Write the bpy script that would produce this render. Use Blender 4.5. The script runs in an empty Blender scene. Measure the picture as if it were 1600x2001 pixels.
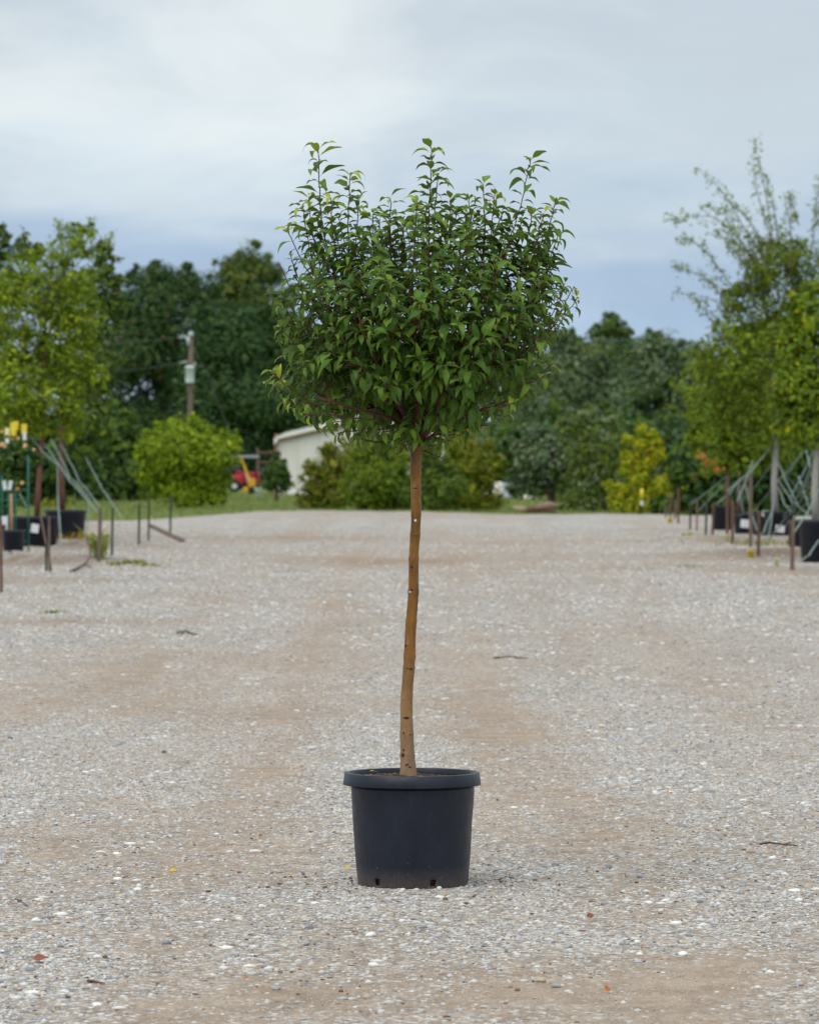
import bpy, math, random
import numpy as np
from mathutils import Vector, Matrix

R = math.radians
random.seed(7)
rng = np.random.default_rng(7)
scene = bpy.context.scene
col = scene.collection

# ------------------------------------------------------------------ camera, world, sun, exposure
H = 1.32            # camera height, m
FPX = 8218.0        # focal length in photo pixels (1600 wide)
HOR = 960.0         # horizon row in the photo
cam_d = bpy.data.cameras.new('camera')
cam = bpy.data.objects.new('camera', cam_d)
col.objects.link(cam)
cam_d.sensor_fit = 'HORIZONTAL'
cam_d.sensor_width = 14.9
cam_d.lens = FPX / 1600 * 14.9
cam.location = (0, 0, H)
cam.rotation_euler = (R(90) - math.atan(40.5 / FPX), 0, 0)
cam_d.clip_start = 0.1
cam_d.clip_end = 6000
cam_d.dof.use_dof = True
cam_d.dof.focus_distance = 14.0
cam_d.dof.aperture_fstop = 4.8
scene.camera = cam

world = bpy.data.worlds.new('World')
scene.world = world
world.use_nodes = True
wn, wl = world.node_tree.nodes, world.node_tree.links
wn.clear()
SUN_EL, SUN_ROT = R(58), R(215)
out = wn.new('ShaderNodeOutputWorld')
sky = wn.new('ShaderNodeTexSky'); sky.sky_type = 'NISHITA'; sky.sun_disc = False
sky.sun_elevation = SUN_EL; sky.sun_rotation = SUN_ROT
bg1 = wn.new('ShaderNodeBackground'); bg1.inputs[1].default_value = 0.10
wl.new(sky.outputs[0], bg1.inputs[0])
tc = wn.new('ShaderNodeTexCoord')
sep = wn.new('ShaderNodeSeparateXYZ'); wl.new(tc.outputs['Generated'], sep.inputs[0])
mp = wn.new('ShaderNodeMapping'); mp.inputs['Scale'].default_value = (13, 13, 50); mp.inputs['Location'].default_value = (2.3, 1.1, 0.6)
wl.new(tc.outputs['Generated'], mp.inputs[0])
nz = wn.new('ShaderNodeTexNoise'); nz.inputs['Scale'].default_value = 1.0; nz.inputs['Detail'].default_value = 5; nz.inputs['Roughness'].default_value = 0.5
wl.new(mp.outputs[0], nz.inputs[0])
def wmath(op, a, b, clamp=False):
    n = wn.new('ShaderNodeMath'); n.operation = op; n.use_clamp = clamp
    for i, v in enumerate((a, b)):
        if isinstance(v, (int, float)): n.inputs[i].default_value = v
        else: wl.new(v, n.inputs[i])
    return n.outputs[0]
pert = wmath('MULTIPLY', wmath('SUBTRACT', nz.outputs[0], 0.5), 0.085)
elev = wmath('ADD', sep.outputs[2], pert)
mr = wn.new('ShaderNodeMapRange'); mr.inputs['From Min'].default_value = 0; mr.inputs['From Max'].default_value = 0.2
wl.new(elev, mr.inputs[0])
rp = wn.new('ShaderNodeValToRGB'); wl.new(mr.outputs[0], rp.inputs[0])
cr = rp.color_ramp
cr.interpolation = 'EASE'
stops = [(0.0, (.48, .62, .80)), (0.17, (.45, .59, .77)), (0.24, (.46, .59, .76)), (0.35, (.64, .74, .82)), (0.46, (.70, .78, .83)),
         (0.56, (.68, .75, .80)), (0.66, (.59, .67, .73)), (0.8, (.66, .73, .76)), (1.0, (.67, .74, .77))]
cr.elements[0].position = 0; cr.elements[0].color = (*stops[0][1], 1)
cr.elements[1].position = 1; cr.elements[1].color = (*stops[-1][1], 1)
for p, c in stops[1:-1]:
    e = cr.elements.new(p); e.color = (*c, 1)
# overcast skies brighten towards the zenith
zb = wn.new('ShaderNodeMapRange'); zb.interpolation_type = 'SMOOTHSTEP'
zb.inputs['From Min'].default_value = 0.1; zb.inputs['From Max'].default_value = 1.0
zb.inputs['To Min'].default_value = 1.0; zb.inputs['To Max'].default_value = 1.6
wl.new(sep.outputs[2], zb.inputs[0])
mp2 = wn.new('ShaderNodeMapping'); mp2.inputs['Scale'].default_value = (10, 10, 24); mp2.inputs['Location'].default_value = (7.7, 3.1, 2.2)
wl.new(tc.outputs['Generated'], mp2.inputs[0])
nz2 = wn.new('ShaderNodeTexNoise'); nz2.inputs['Scale'].default_value = 1.0; nz2.inputs['Detail'].default_value = 6; nz2.inputs['Roughness'].default_value = 0.52; nz2.inputs['Distortion'].default_value = .6
wl.new(mp2.outputs[0], nz2.inputs[0])
rp2 = wn.new('ShaderNodeValToRGB'); wl.new(nz2.outputs[0], rp2.inputs[0]); rp2.color_ramp.interpolation = 'EASE'
rp2.color_ramp.elements[0].position = .34; rp2.color_ramp.elements[0].color = (.86, .89, .93, 1)
rp2.color_ramp.elements[1].position = .66; rp2.color_ramp.elements[1].color = (1.18, 1.15, 1.11, 1)
smx = wn.new('ShaderNodeMix'); smx.data_type = 'RGBA'; smx.blend_type = 'MULTIPLY'; smx.inputs[0].default_value = 1
wl.new(rp.outputs[0], smx.inputs[6]); wl.new(rp2.outputs[0], smx.inputs[7])
bg2 = wn.new('ShaderNodeBackground')
wl.new(smx.outputs[2], bg2.inputs[0]); wl.new(zb.outputs[0], bg2.inputs[1])
mxs = wn.new('ShaderNodeMixShader'); mxs.inputs[0].default_value = 0.94
wl.new(bg1.outputs[0], mxs.inputs[1]); wl.new(bg2.outputs[0], mxs.inputs[2]); wl.new(mxs.outputs[0], out.inputs[0])

sun_d = bpy.data.lights.new('sun', 'SUN'); sun_d.energy = 1.5; sun_d.angle = R(48); sun_d.color = (1, .94, .84)
sun = bpy.data.objects.new('sun', sun_d); col.objects.link(sun)
sun.rotation_euler = (R(32), 0, R(-35))    # from above, behind the camera and a little to the left
scene.view_settings.view_transform = 'Standard'
scene.view_settings.look = 'None'
scene.view_settings.gamma = 1
scene.view_settings.use_curve_mapping = False
scene.view_settings.exposure = 0.0
scene.cycles.max_bounces = 6
scene.cycles.diffuse_bounces = 3
scene.cycles.transmission_bounces = 4
scene.cycles.use_denoising = True

# ------------------------------------------------------------------ helpers
GD = np.array([-200, 0, 25, 40, 55, 70, 90, 110, 130, 180, 300, 600, 3000.])
GZ = np.array([0, 0, 0, .10, .26, .42, .60, .74, .84, 1.25, 1.9, 2.6, 4.0])
_dd = np.arange(-200, 3000, 1.0)
_zz = np.interp(_dd, GD, GZ)
_k = np.ones(9) / 9
_zz = np.convolve(np.pad(_zz, 4, mode='edge'), _k, mode='valid')
def gbase(d):
    return np.interp(d, _dd, _zz)
_ds = np.arange(8, 200, .05)
_ys = HOR + (H - gbase(_ds)) * FPX / _ds
def d_at(py):
    return float(np.interp(-py, -_ys, _ds))
def W(px, py, d):
    return Vector(((px - 800) / FPX * d, d, H + (HOR - py) / FPX * d))
def GP(px, py):
    d = d_at(py)
    return Vector(((px - 800) / FPX * d, d, float(gbase(d))))

def _hash(ix, iy, s):
    n = (ix.astype(np.int64) * 374761393 + iy.astype(np.int64) * 668265263 + s * 974711) & 0x7fffffff
    n = (n ^ (n >> 13)) * 1274126177 & 0x7fffffff
    return ((n ^ (n >> 16)) & 0xffff) / 65535.0
def vnoise(x, y, s=0):
    x = np.asarray(x, float); y = np.asarray(y, float)
    ix, iy = np.floor(x), np.floor(y)
    fx, fy = x - ix, y - iy
    fx = fx * fx * (3 - 2 * fx); fy = fy * fy * (3 - 2 * fy)
    a, b = _hash(ix, iy, s), _hash(ix + 1, iy, s)
    c, d = _hash(ix, iy + 1, s), _hash(ix + 1, iy + 1, s)
    return (a * (1 - fx) + b * fx) * (1 - fy) + (c * (1 - fx) + d * fx) * fy
def fbm(x, y, s=0, o=4):
    t, a, n = 0, 1, 0
    for i in range(o):
        t = t + a * vnoise(x * 2 ** i, y * 2 ** i, s + i * 17); n += a; a *= .55
    return t / n

def tag(o, label=None, cat=None, group=None, kind=None):
    if label: o['label'] = label
    if cat: o['category'] = cat
    if group: o['group'] = group
    if kind: o['kind'] = kind
    return o
def thing(name, loc, label, cat, group=None):
    o = bpy.data.objects.new(name, None); col.objects.link(o)
    o.location = loc; o.empty_display_size = .1
    bpy.context.view_layer  # parts are built in world space and moved under their thing
    return tag(o, label, cat, group)
def link(name, me, parent=None, mats=None, smooth=False):
    o = bpy.data.objects.new(name, me); col.objects.link(o)
    if mats is not None and len(me.materials) == 0:
        for m in (mats if isinstance(mats, (list, tuple)) else [mats]): me.materials.append(m)
    if parent is not None:
        o.parent = parent
        o.matrix_parent_inverse = wmat(parent).inverted()
    if smooth: me.shade_smooth()
    return o
def wmat(o):
    m = o.matrix_basis.copy()
    if o.parent: m = wmat(o.parent) @ o.matrix_parent_inverse @ m
    return m

class MB:
    def __init__(s): s.v = []; s.f = []; s.m = []; s.uv = None
    def add(s, vs, fs, m=0):
        b = len(s.v); s.v += [tuple(v) for v in vs]
        for f in fs: s.f.append([b + i for i in f]); s.m.append(m)
    def box(s, c, size, m=0, rot=None, bev=0.0):
        hx, hy, hz = [q / 2 for q in size]
        pts = [Vector((x, y, z)) for x in (-hx, hx) for y in (-hy, hy) for z in (-hz, hz)]
        if rot is not None: pts = [rot @ p for p in pts]
        pts = [p + Vector(c) for p in pts]
        s.add(pts, [(0, 1, 3, 2), (4, 6, 7, 5), (0, 4, 5, 1), (2, 3, 7, 6), (0, 2, 6, 4), (1, 5, 7, 3)], m)
    def tube(s, pts, rad, seg=8, m=0, cap=True, squash=1.0):
        pts = [Vector(p) for p in pts]; n = len(pts)
        if isinstance(rad, (int, float)): rad = [rad] * n
        ring = []
        t0 = (pts[1] - pts[0]).normalized()
        a = Vector((1, 0, 0)) if abs(t0.x) < .8 else Vector((0, 1, 0))
        nrm = (a - t0 * a.dot(t0)).normalized()
        vs = []
        for i in range(n):
            t = (pts[min(i + 1, n - 1)] - pts[max(i - 1, 0)]).normalized()
            nrm = (nrm - t * nrm.dot(t)).normalized(); bi = t.cross(nrm)
            for k in range(seg):
                an = 2 * math.pi * k / seg
                vs.append(pts[i] + nrm * math.cos(an) * rad[i] + bi * math.sin(an) * rad[i] * squash)
        fs = []
        for i in range(n - 1):
            for k in range(seg):
                k2 = (k + 1) % seg
                fs.append((i * seg + k, i * seg + k2, (i + 1) * seg + k2, (i + 1) * seg + k))
        if cap:
            fs.append(tuple(range(seg - 1, -1, -1))); fs.append(tuple((n - 1) * seg + k for k in range(seg)))
        s.add(vs, fs, m)
    def lathe(s, prof, c=(0, 0, 0), seg=32, m=0, close=False):
        vs = []
        for (r, z) in prof:
            for k in range(seg):
                an = 2 * math.pi * k / seg
                vs.append((c[0] + r * math.cos(an), c[1] + r * math.sin(an), c[2] + z))
        fs = []
        n = len(prof)
        for i in range(n if close else n - 1):
            i2 = (i + 1) % n
            for k in range(seg):
                k2 = (k + 1) % seg
                fs.append((i * seg + k, i * seg + k2, i2 * seg + k2, i2 * seg + k))
        s.add(vs, fs, m)
    def disc(s, c, r, seg=24, m=0, up=1):
        vs = [(c[0] + r * math.cos(2 * math.pi * k / seg), c[1] + r * math.sin(2 * math.pi * k / seg), c[2]) for k in range(seg)]
        s.add(vs, [tuple(range(seg)) if up > 0 else tuple(range(seg - 1, -1, -1))], m)
    def build(s, name, mats, parent=None, smooth=False, bevel=0):
        me = bpy.data.meshes.new(name)
        me.from_pydata(s.v, [], s.f)
        mats = mats if isinstance(mats, (list, tuple)) else [mats]
        for m in mats: me.materials.append(m)
        me.polygons.foreach_set('material_index', s.m)
        me.update()
        o = link(name, me, parent, smooth=smooth)
        if bevel:
            b = o.modifiers.new('bevel', 'BEVEL'); b.width = bevel; b.segments = 2; b.limit_method = 'ANGLE'
        return o

def quads_mesh(name, V, Q, mats, mi=None, uv=None, smooth=False):
    """V (n,3), Q (m,4) arrays -> mesh"""
    me = bpy.data.meshes.new(name)
    V = np.asarray(V, np.float32); Q = np.asarray(Q, np.int32)
    me.vertices.add(len(V)); me.vertices.foreach_set('co', V.ravel())
    me.loops.add(Q.size); me.loops.foreach_set('vertex_index', Q.ravel())
    me.polygons.add(len(Q)); me.polygons.foreach_set('loop_start', np.arange(0, Q.size, Q.shape[1], dtype=np.int32))
    for m in mats: me.materials.append(m)
    if mi is not None: me.polygons.foreach_set('material_index', np.asarray(mi, np.int32))
    if uv is not None:
        l = me.uv_layers.new(name='UVMap'); l.data.foreach_set('uv', np.asarray(uv, np.float32)[Q.ravel()].ravel())
    me.update(calc_edges=True); me.validate()
    if smooth: me.shade_smooth()
    return me

# ------------------------------------------------------------------ materials
def mat(name, base, rough=.8, spec=.3, metal=0.0):
    m = bpy.data.materials.new(name); m.use_nodes = True
    b = m.node_tree.nodes['Principled BSDF']
    b.inputs['Base Color'].default_value = (*base, 1); b.inputs['Roughness'].default_value = rough
    b.inputs['Specular IOR Level'].default_value = spec; b.inputs['Metallic'].default_value = metal
    return m
class NT:
    def __init__(s, m): s.t = m.node_tree; s.n = s.t.nodes; s.l = s.t.links; s.b = s.n['Principled BSDF']
    def node(s, t, **kw):
        n = s.n.new(t)
        for k, v in kw.items(): setattr(n, k, v)
        return n
    def set(s, n, k, v):
        if hasattr(v, 'is_output') or isinstance(v, bpy.types.NodeSocket): s.l.new(v, n.inputs[k])
        else: n.inputs[k].default_value = v
    def noise(s, vec, scale, detail=3, rough=.5):
        n = s.node('ShaderNodeTexNoise'); s.set(n, 'Scale', scale); s.set(n, 'Detail', detail); s.set(n, 'Roughness', rough)
        if vec is not None: s.l.new(vec, n.inputs['Vector'])
        return n.outputs[0]
    def vor(s, vec, scale, out='Distance', feature='F1'):
        n = s.node('ShaderNodeTexVoronoi', feature=feature); s.set(n, 'Scale', scale)
        if vec is not None: s.l.new(vec, n.inputs['Vector'])
        return n.outputs[out]
    def ramp(s, fac, stops, interp='LINEAR'):
        n = s.node('ShaderNodeValToRGB'); s.l.new(fac, n.inputs[0]); c = n.color_ramp; c.interpolation = interp
        c.elements[0].position = stops[0][0]; c.elements[0].color = (*stops[0][1], 1)
        c.elements[1].position = stops[-1][0]; c.elements[1].color = (*stops[-1][1], 1)
        for p, q in stops[1:-1]:
            e = c.elements.new(p); e.color = (*q, 1)
        return n.outputs[0]
    def mix(s, f, a, b, mode='MIX'):
        n = s.node('ShaderNodeMix', data_type='RGBA', blend_type=mode)
        for i, v in ((0, f), (6, a), (7, b)):
            if isinstance(v, bpy.types.NodeSocket): s.l.new(v, n.inputs[i])
            elif isinstance(v, tuple): n.inputs[i].default_value = (*v, 1)
            else: n.inputs[i].default_value = v
        return n.outputs[2]
    def math(s, op, a, b=0.0, clamp=False):
        n = s.node('ShaderNodeMath', operation=op, use_clamp=clamp)
        for i, v in ((0, a), (1, b)):
            if isinstance(v, bpy.types.NodeSocket): s.l.new(v, n.inputs[i])
            else: n.inputs[i].default_value = v
        return n.outputs[0]
    def coord(s, which='Object', scale=(1, 1, 1)):
        t = s.node('ShaderNodeTexCoord'); o = t.outputs[which]
        if scale != (1, 1, 1):
            m = s.node('ShaderNodeMapping'); m.inputs['Scale'].default_value = scale; s.l.new(o, m.inputs[0]); o = m.outputs[0]
        return o
    def bump(s, h, strength=.5, dist=.01):
        n = s.node('ShaderNodeBump'); n.inputs['Strength'].default_value = strength; n.inputs['Distance'].default_value = dist
        s.l.new(h, n.inputs['Height']); s.l.new(n.outputs[0], s.b.inputs['Normal'])

def varied(name, a, b, rough=.8, scale=8, spec=.3, bump=0, stretch=(1, 1, 1), detail=4):
    m = mat(name, a, rough, spec); t = NT(m); c = t.coord('Object', stretch)
    n = t.noise(c, scale, detail, .6)
    t.l.new(t.ramp(n, [(.3, a), (.7, b)]), t.b.inputs['Base Color'])
    if bump: t.bump(n, .6, bump)
    return m

def leafmat(name, a, b, rough=.45, spec=.4, trans=.25, under=None):
    """two-tone leaf with translucency, pale midrib and side veins from its UV"""
    m = mat(name, a, rough, spec); t = NT(m)
    geo = t.node('ShaderNodeNewGeometry')
    c = t.ramp(geo.outputs['Random Per Island'], [(0, a), (1, b)])
    base = c
    t.l.new(base, t.b.inputs['Base Color'])
    tr = t.node('ShaderNodeBsdfTranslucent'); 
    tcol = t.mix(.5, base, (a[0] * 1.6, b[1] * 1.4, a[2] * .6)); t.l.new(tcol, tr.inputs[0])
    mx = t.node('ShaderNodeMixShader'); mx.inputs[0].default_value = trans
    o = t.n['Material Output']
    t.l.new(t.b.outputs[0], mx.inputs[1]); t.l.new(tr.outputs[0], mx.inputs[2]); t.l.new(mx.outputs[0], o.inputs[0])
    return m
def heroleaf(name, a, rough=.42):
    m = mat(name, a, rough, .24); t = NT(m)
    uvn = t.node('ShaderNodeUVMap'); sp = t.node('ShaderNodeSeparateXYZ'); t.l.new(uvn.outputs[0], sp.inputs[0])
    u, v = sp.outputs[0], sp.outputs[1]          # u along the leaf, v across (-1..1)
    av = t.math('ABSOLUTE', v)
    rib = t.math('SUBTRACT', 1.0, t.math('MULTIPLY', av, 9.0), True)
    ph = t.math('SUBTRACT', t.math('MULTIPLY', u, 46.0), t.math('MULTIPLY', av, 11.0))
    side = t.math('POWER', t.math('ADD', t.math('MULTIPLY', t.math('SINE', ph), .5), .5), 6.0)
    vein = t.math('MAXIMUM', rib, t.math('MULTIPLY', side, .35))
    n = t.noise(t.coord('Object'), 60, 3)
    g = t.node('ShaderNodeNewGeometry')
    c0 = t.mix(n, tuple(x * .8 for x in a), tuple(min(1, x * 1.25) for x in a))
    c1 = t.mix(vein, c0, (a[0] * 1.6 + .02, a[1] * 1.4 + .02, a[2] * 1.2 + .01))
    back = t.mix(.5, c1, (.13, .19, .09))
    c2 = t.mix(g.outputs['Backfacing'], c1, back)
    t.l.new(c2, t.b.inputs['Base Color'])
    t.bump(t.math('ADD', t.math('MULTIPLY', side, -1.0), t.math('MULTIPLY', rib, -1.5)), .5, .0006)
    tr = t.node('ShaderNodeBsdfTranslucent'); t.l.new(t.mix(1.0, c2, (1.7, 1.5, .55), 'MULTIPLY'), tr.inputs[0])
    mx = t.node('ShaderNodeMixShader'); mx.inputs[0].default_value = .22
    t.l.new(t.b.outputs[0], mx.inputs[1]); t.l.new(tr.outputs[0], mx.inputs[2]); t.l.new(mx.outputs[0], t.n['Material Output'].inputs[0])
    return m

M = {}
M['soil'] = varied('potting soil', (.03, .02, .015), (.09, .06, .04), .95, 60, .1, .01)
M['wood'] = varied('weathered stake wood', (.11, .08, .062), (.22, .17, .135), .9, 6, .1, .004, (6, 6, 1))
M['brownwood'] = varied('brown stake wood', (.11, .06, .045), (.19, .11, .08), .9, 6, .1, .004, (6, 6, 1))
M['greenpost'] = varied('green painted steel', (.012, .035, .028), (.03, .07, .055), .55, 12, .4)
M['strap'] = varied('pale green webbing', (.15, .21, .195), (.24, .31, .29), .7, 30, .3)
M['bgpot'] = varied('black nursery plastic', (.014, .017, .030), (.028, .032, .052), .45, 4, .4)
M['white'] = varied('white plastic', (.62, .64, .66), (.74, .76, .78), .5, 10, .4)
M['yellow'] = varied('yellow plastic', (.72, .56, .03), (.82, .66, .06), .45, 10, .4)
M['cream'] = varied('pale yellow plastic', (.75, .70, .32), (.80, .76, .42), .45, 10, .4)
M['bark'] = varied('grey brown bark', (.09, .065, .05), (.19, .14, .11), .9, 8, .1, .02, (3, 3, 1))
M['redbark'] = varied('red brown bark', (.13, .06, .045), (.22, .12, .09), .85, 8, .1, .01, (3, 3, 1))
M['wrap'] = varied('pale trunk wrap', (.30, .29, .27), (.45, .43, .40), .85, 9, .2, .01, (2, 2, 6))
M['twig'] = varied('dark red twig bark', (.045, .018, .014), (.10, .045, .03), .6, 60, .3)

# ------------------------------------------------------------------ ground
def cover_fn(x, d):
    """share of the surface under loose gravel, 0 = packed tan grit, 1 = all stones"""
    z = gbase(d)
    px = 800 + x * FPX / d; py = HOR + (H - z) * FPX / d
    c = .57 + .75 * (fbm(x * 1.5 + 3, d * .10, 5, 3) - .5) + .35 * (fbm(x * 1.1 + 9, d * .42, 25, 4) - .5) + .6 * (fbm(x * 5.3, d * 1.9, 9, 4) - .5)
    blobs = [  # px, py, rx, ry, amount
        (150, 1900, 330, 110, .55), (300, 1760, 260, 40, .35), (60, 1560, 160, 50, .2), (520, 1790, 160, 60, .2),
        (620, 1960, 260, 70, -.55), (700, 1870, 260, 40, -.30), (930, 1960, 260, 60, -.45), (1300, 1930, 330, 60, -.30), (1530, 1860, 140, 40, -.2),
        (1350, 1760, 330, 70, .35), (1250, 1840, 300, 30, .45), (1080, 1700, 110, 50, .35), (1450, 1650, 200, 40, -.1), (960, 1600, 60, 150, -.5),
        (330, 1600, 260, 35, -.35), (560, 1660, 130, 60, -.30), (480, 1480, 120, 60, -.25), (420, 1390, 280, 28, -.35), (120, 1440, 180, 45, .35),
        (700, 1450, 90, 70, .4), (900, 1400, 90, 80, -.45), (1300, 1480, 260, 70, .2), (1100, 1330, 200, 25, .1), (900, 1300, 160, 25, -.25),
        (60, 1640, 130, 40, -.35), (620, 1700, 60, 50, -.2), (1150, 1560, 120, 20, -.25),
        (740, 1095, 210, 14, -.9), (560, 1052, 260, 8, -.6), (1000, 1060, 200, 6, -.4), (180, 1215, 220, 9, -.6), (1250, 1105, 150, 8, -.4), (680, 1180, 60, 10, -.5),
        (800, 1025, 500, 8, .4), (250, 1130, 300, 22, .35), (300, 1250, 300, 30, .25), (1400, 1180, 260, 40, .2), (1240, 1250, 200, 14, -.35), (720, 1238, 260, 8, -.2)]
    for bx, by, rx, ry, a in blobs:
        c = c + a * .66 * np.exp(-((px - bx) / rx) ** 2 - ((py - by) / ry) ** 2)
    for tx, tw, ta in ((-.78, .20, .20), (.62, .22, .24), (-2.3, .35, .14), (2.1, .3, .12)):
        c = c - ta * (.4 + 1.2 * fbm(x * 2 + tx, d * .35, 71, 3)) * np.exp(-((x - tx - .12 * np.sin(d * .11 + tx)) / (tw * (1 + d * .008))) ** 2)
    c = c + .14 * np.clip((d - 24) / 16, 0, 1) - .09 * np.clip((17 - d) / 5, 0, 1)
    # raked bare soil on the near faces of the ridges
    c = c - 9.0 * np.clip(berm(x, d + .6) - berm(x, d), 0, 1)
    return np.clip(c - .04, 0.02, 1)

def berm(x, d):
    """low raked ridges between the plant rows at both sides of the track"""
    b = np.zeros_like(x + d)
    px = 800 + x * FPX / d
    for (d0, h, w, x0, x1) in ((52.5, .10, 1.2, -9, -3.6), (60.5, .16, 1.0, -12, -4.4), (69.5, .10, 1.0, -14, -3.9), (84, .12, 2.2, -14, -5.2),
                               (56, .08, 1.1, 4.0, 9), (63.5, .13, 1.4, 3.7, 12), (74, .10, 1.6, 4.6, 12), (96, .05, 3, 4.5, 14)):
        ww = w * (1 + .3 * np.sin(x * 1.3 + d0))
        m = 1 / (1 + np.exp(-(x - x0) * 3)) * 1 / (1 + np.exp((x - x1) * 3)) if True else 1
        b = b + h * np.exp(-((d - d0 - .5 * np.sin(x * .9 + d0)) / ww) ** 2) * m
    return b
def gz(x, d):
    x = np.asarray(x, float); d = np.asarray(d, float)
    z = gbase(d) + berm(x, d)
    a = np.clip((d - 8) / 25, .25, 1)
    z = z + (fbm(x * .8, d * .5, 31, 3) - .5) * .035 * a
    return z
def edge_fn(x):   # far edge of the gravel as a function of x
    xs = np.array([-60, -14, -8.0, -6.0, -5.0, -4.0, -2, 0, 2, 4, 5.5, 8, 14, 60.])
    es = np.array([92, 92, 94, 98, 108, 117, 119, 116, 110, 108, 110, 106, 100, 96.])
    return np.interp(x, xs, es) + .8 * np.sin(x * 1.7) + .5 * np.sin(x * 4.1)

xs = np.concatenate([-np.geomspace(70, 5.2, 40), np.arange(-5, 5.01, .09), np.geomspace(5.2, 70, 40)])
ts = np.concatenate([np.linspace(-.6, .055, 6), np.geomspace(.062, 1, 430)])
X, T = np.meshgrid(xs, ts)
E = edge_fn(X)
D = T * E
Z = gz(X, np.maximum(D, 1.0))
Z[-1, :] -= .08
n_r, n_c = X.shape
V = np.stack([X, D, Z], -1).reshape(-1, 3)
idx = np.arange(n_r * n_c).reshape(n_r, n_c)
Q = np.stack([idx[:-1, :-1], idx[:-1, 1:], idx[1:, 1:], idx[1:, :-1]], -1).reshape(-1, 4)
gm = mat('gravel and packed grit', (.4, .35, .3), .92, .15); t = NT(gm)
oc = t.coord('Object')
att = t.node('ShaderNodeAttribute', attribute_name='cover')
cov = att.outputs['Fac']
grit = t.ramp(t.noise(oc, 5, 5, .65), [(.25, (.28, .21, .16)), (.5, (.37, .29, .222)), (.75, (.45, .37, .30))])
fine = t.ramp(t.vor(oc, 260, 'Color'), [(0, (.30, .24, .21)), (.25, (.80, .76, .73)), (.6, (1.0, 1.0, 1.0)), (1, (1.75, 1.8, 1.88))])
grit = t.mix(.8, grit, fine, 'MULTIPLY')
n = t.node('ShaderNodeTexVoronoi'); n.inputs['Scale'].default_value = 62; t.l.new(oc, n.inputs['Vector'])
sepc = t.node('ShaderNodeSeparateColor'); t.l.new(n.outputs['Color'], sepc.inputs[0])
peb = t.ramp(sepc.outputs[0], [(0, (.18, .19, .20)), (.12, (.30, .31, .33)), (.3, (.46, .41, .36)), (.5, (.55, .53, .50)), (.75, (.66, .64, .62)), (1, (.82, .80, .78))])
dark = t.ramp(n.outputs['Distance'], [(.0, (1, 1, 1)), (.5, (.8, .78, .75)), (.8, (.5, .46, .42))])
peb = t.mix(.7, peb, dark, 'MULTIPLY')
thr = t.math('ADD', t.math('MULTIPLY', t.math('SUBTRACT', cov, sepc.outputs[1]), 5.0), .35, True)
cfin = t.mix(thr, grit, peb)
oc2 = t.coord('Object', (1, .4, 1))
sp2 = t.ramp(t.noise(oc2, 17, 4, .75), [(.32, (.60, .57, .55)), (.5, (.95, .95, .95)), (.68, (1.2, 1.2, 1.22))])
cfin = t.mix(t.math('ADD', .35, t.math('MULTIPLY', cov, .5)), cfin, sp2, 'MULTIPLY')
att2 = t.node('ShaderNodeAttribute', attribute_name='soil')  # earth mask that also carries the painted hollow shadows
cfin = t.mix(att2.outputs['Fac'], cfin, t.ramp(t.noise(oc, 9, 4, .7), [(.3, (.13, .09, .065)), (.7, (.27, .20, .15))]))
big = t.ramp(t.noise(t.coord('Object', (1, .35, 1)), 1.3, 4, .6), [(.3, (.88, .87, .86)), (.7, (1.08, 1.08, 1.09))])
cfin = t.mix(.8, cfin, big, 'MULTIPLY')
cfin = t.mix(1.0, cfin, (.95, .955, .965), 'MULTIPLY')
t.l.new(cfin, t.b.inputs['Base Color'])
hgt = t.math('ADD', t.math('MULTIPLY', t.math('SUBTRACT', 1.0, n.outputs['Distance']), thr), t.math('MULTIPLY', t.noise(oc, 300, 2), .35))
t.bump(hgt, .7, .006)
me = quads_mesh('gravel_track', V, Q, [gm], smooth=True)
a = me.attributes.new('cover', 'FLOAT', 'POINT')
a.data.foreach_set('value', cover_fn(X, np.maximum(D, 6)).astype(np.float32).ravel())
def soil_shade_fn(x, d):
    """bare brown earth where the ridges are cut and where wheels have churned the track, plus hollow shadows painted in brown"""
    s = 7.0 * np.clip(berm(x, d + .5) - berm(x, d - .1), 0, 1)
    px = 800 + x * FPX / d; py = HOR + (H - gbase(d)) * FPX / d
    for bx, by, rx, ry, q in ((740, 1098, 190, 7, .42), (560, 1052, 220, 4, .25), (180, 1215, 200, 5, .28), (1510, 1090, 90, 5, .9), (1530, 1113, 90, 3, .8), (60, 1105, 160, 8, .45), (130, 1075, 120, 6, .35), (1500, 1062, 90, 6, .3),  # strong patches at the far right are painted shadows of dark hollows
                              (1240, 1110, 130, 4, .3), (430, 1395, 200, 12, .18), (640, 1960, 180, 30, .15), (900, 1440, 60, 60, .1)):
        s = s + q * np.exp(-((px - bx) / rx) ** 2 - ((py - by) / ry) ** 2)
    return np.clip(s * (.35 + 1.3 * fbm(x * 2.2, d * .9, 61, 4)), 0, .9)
a = me.attributes.new('soil', 'FLOAT', 'POINT')  # bare earth and painted hollow shade in one mask
a.data.foreach_set('value', soil_shade_fn(X, np.maximum(D, 6)).astype(np.float32).ravel())
g_obj = link('gravel_track', me); tag(g_obj, kind='structure')
g_obj['label'] = 'wide pale gravel and packed grit track across the nursery yard'

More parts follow.
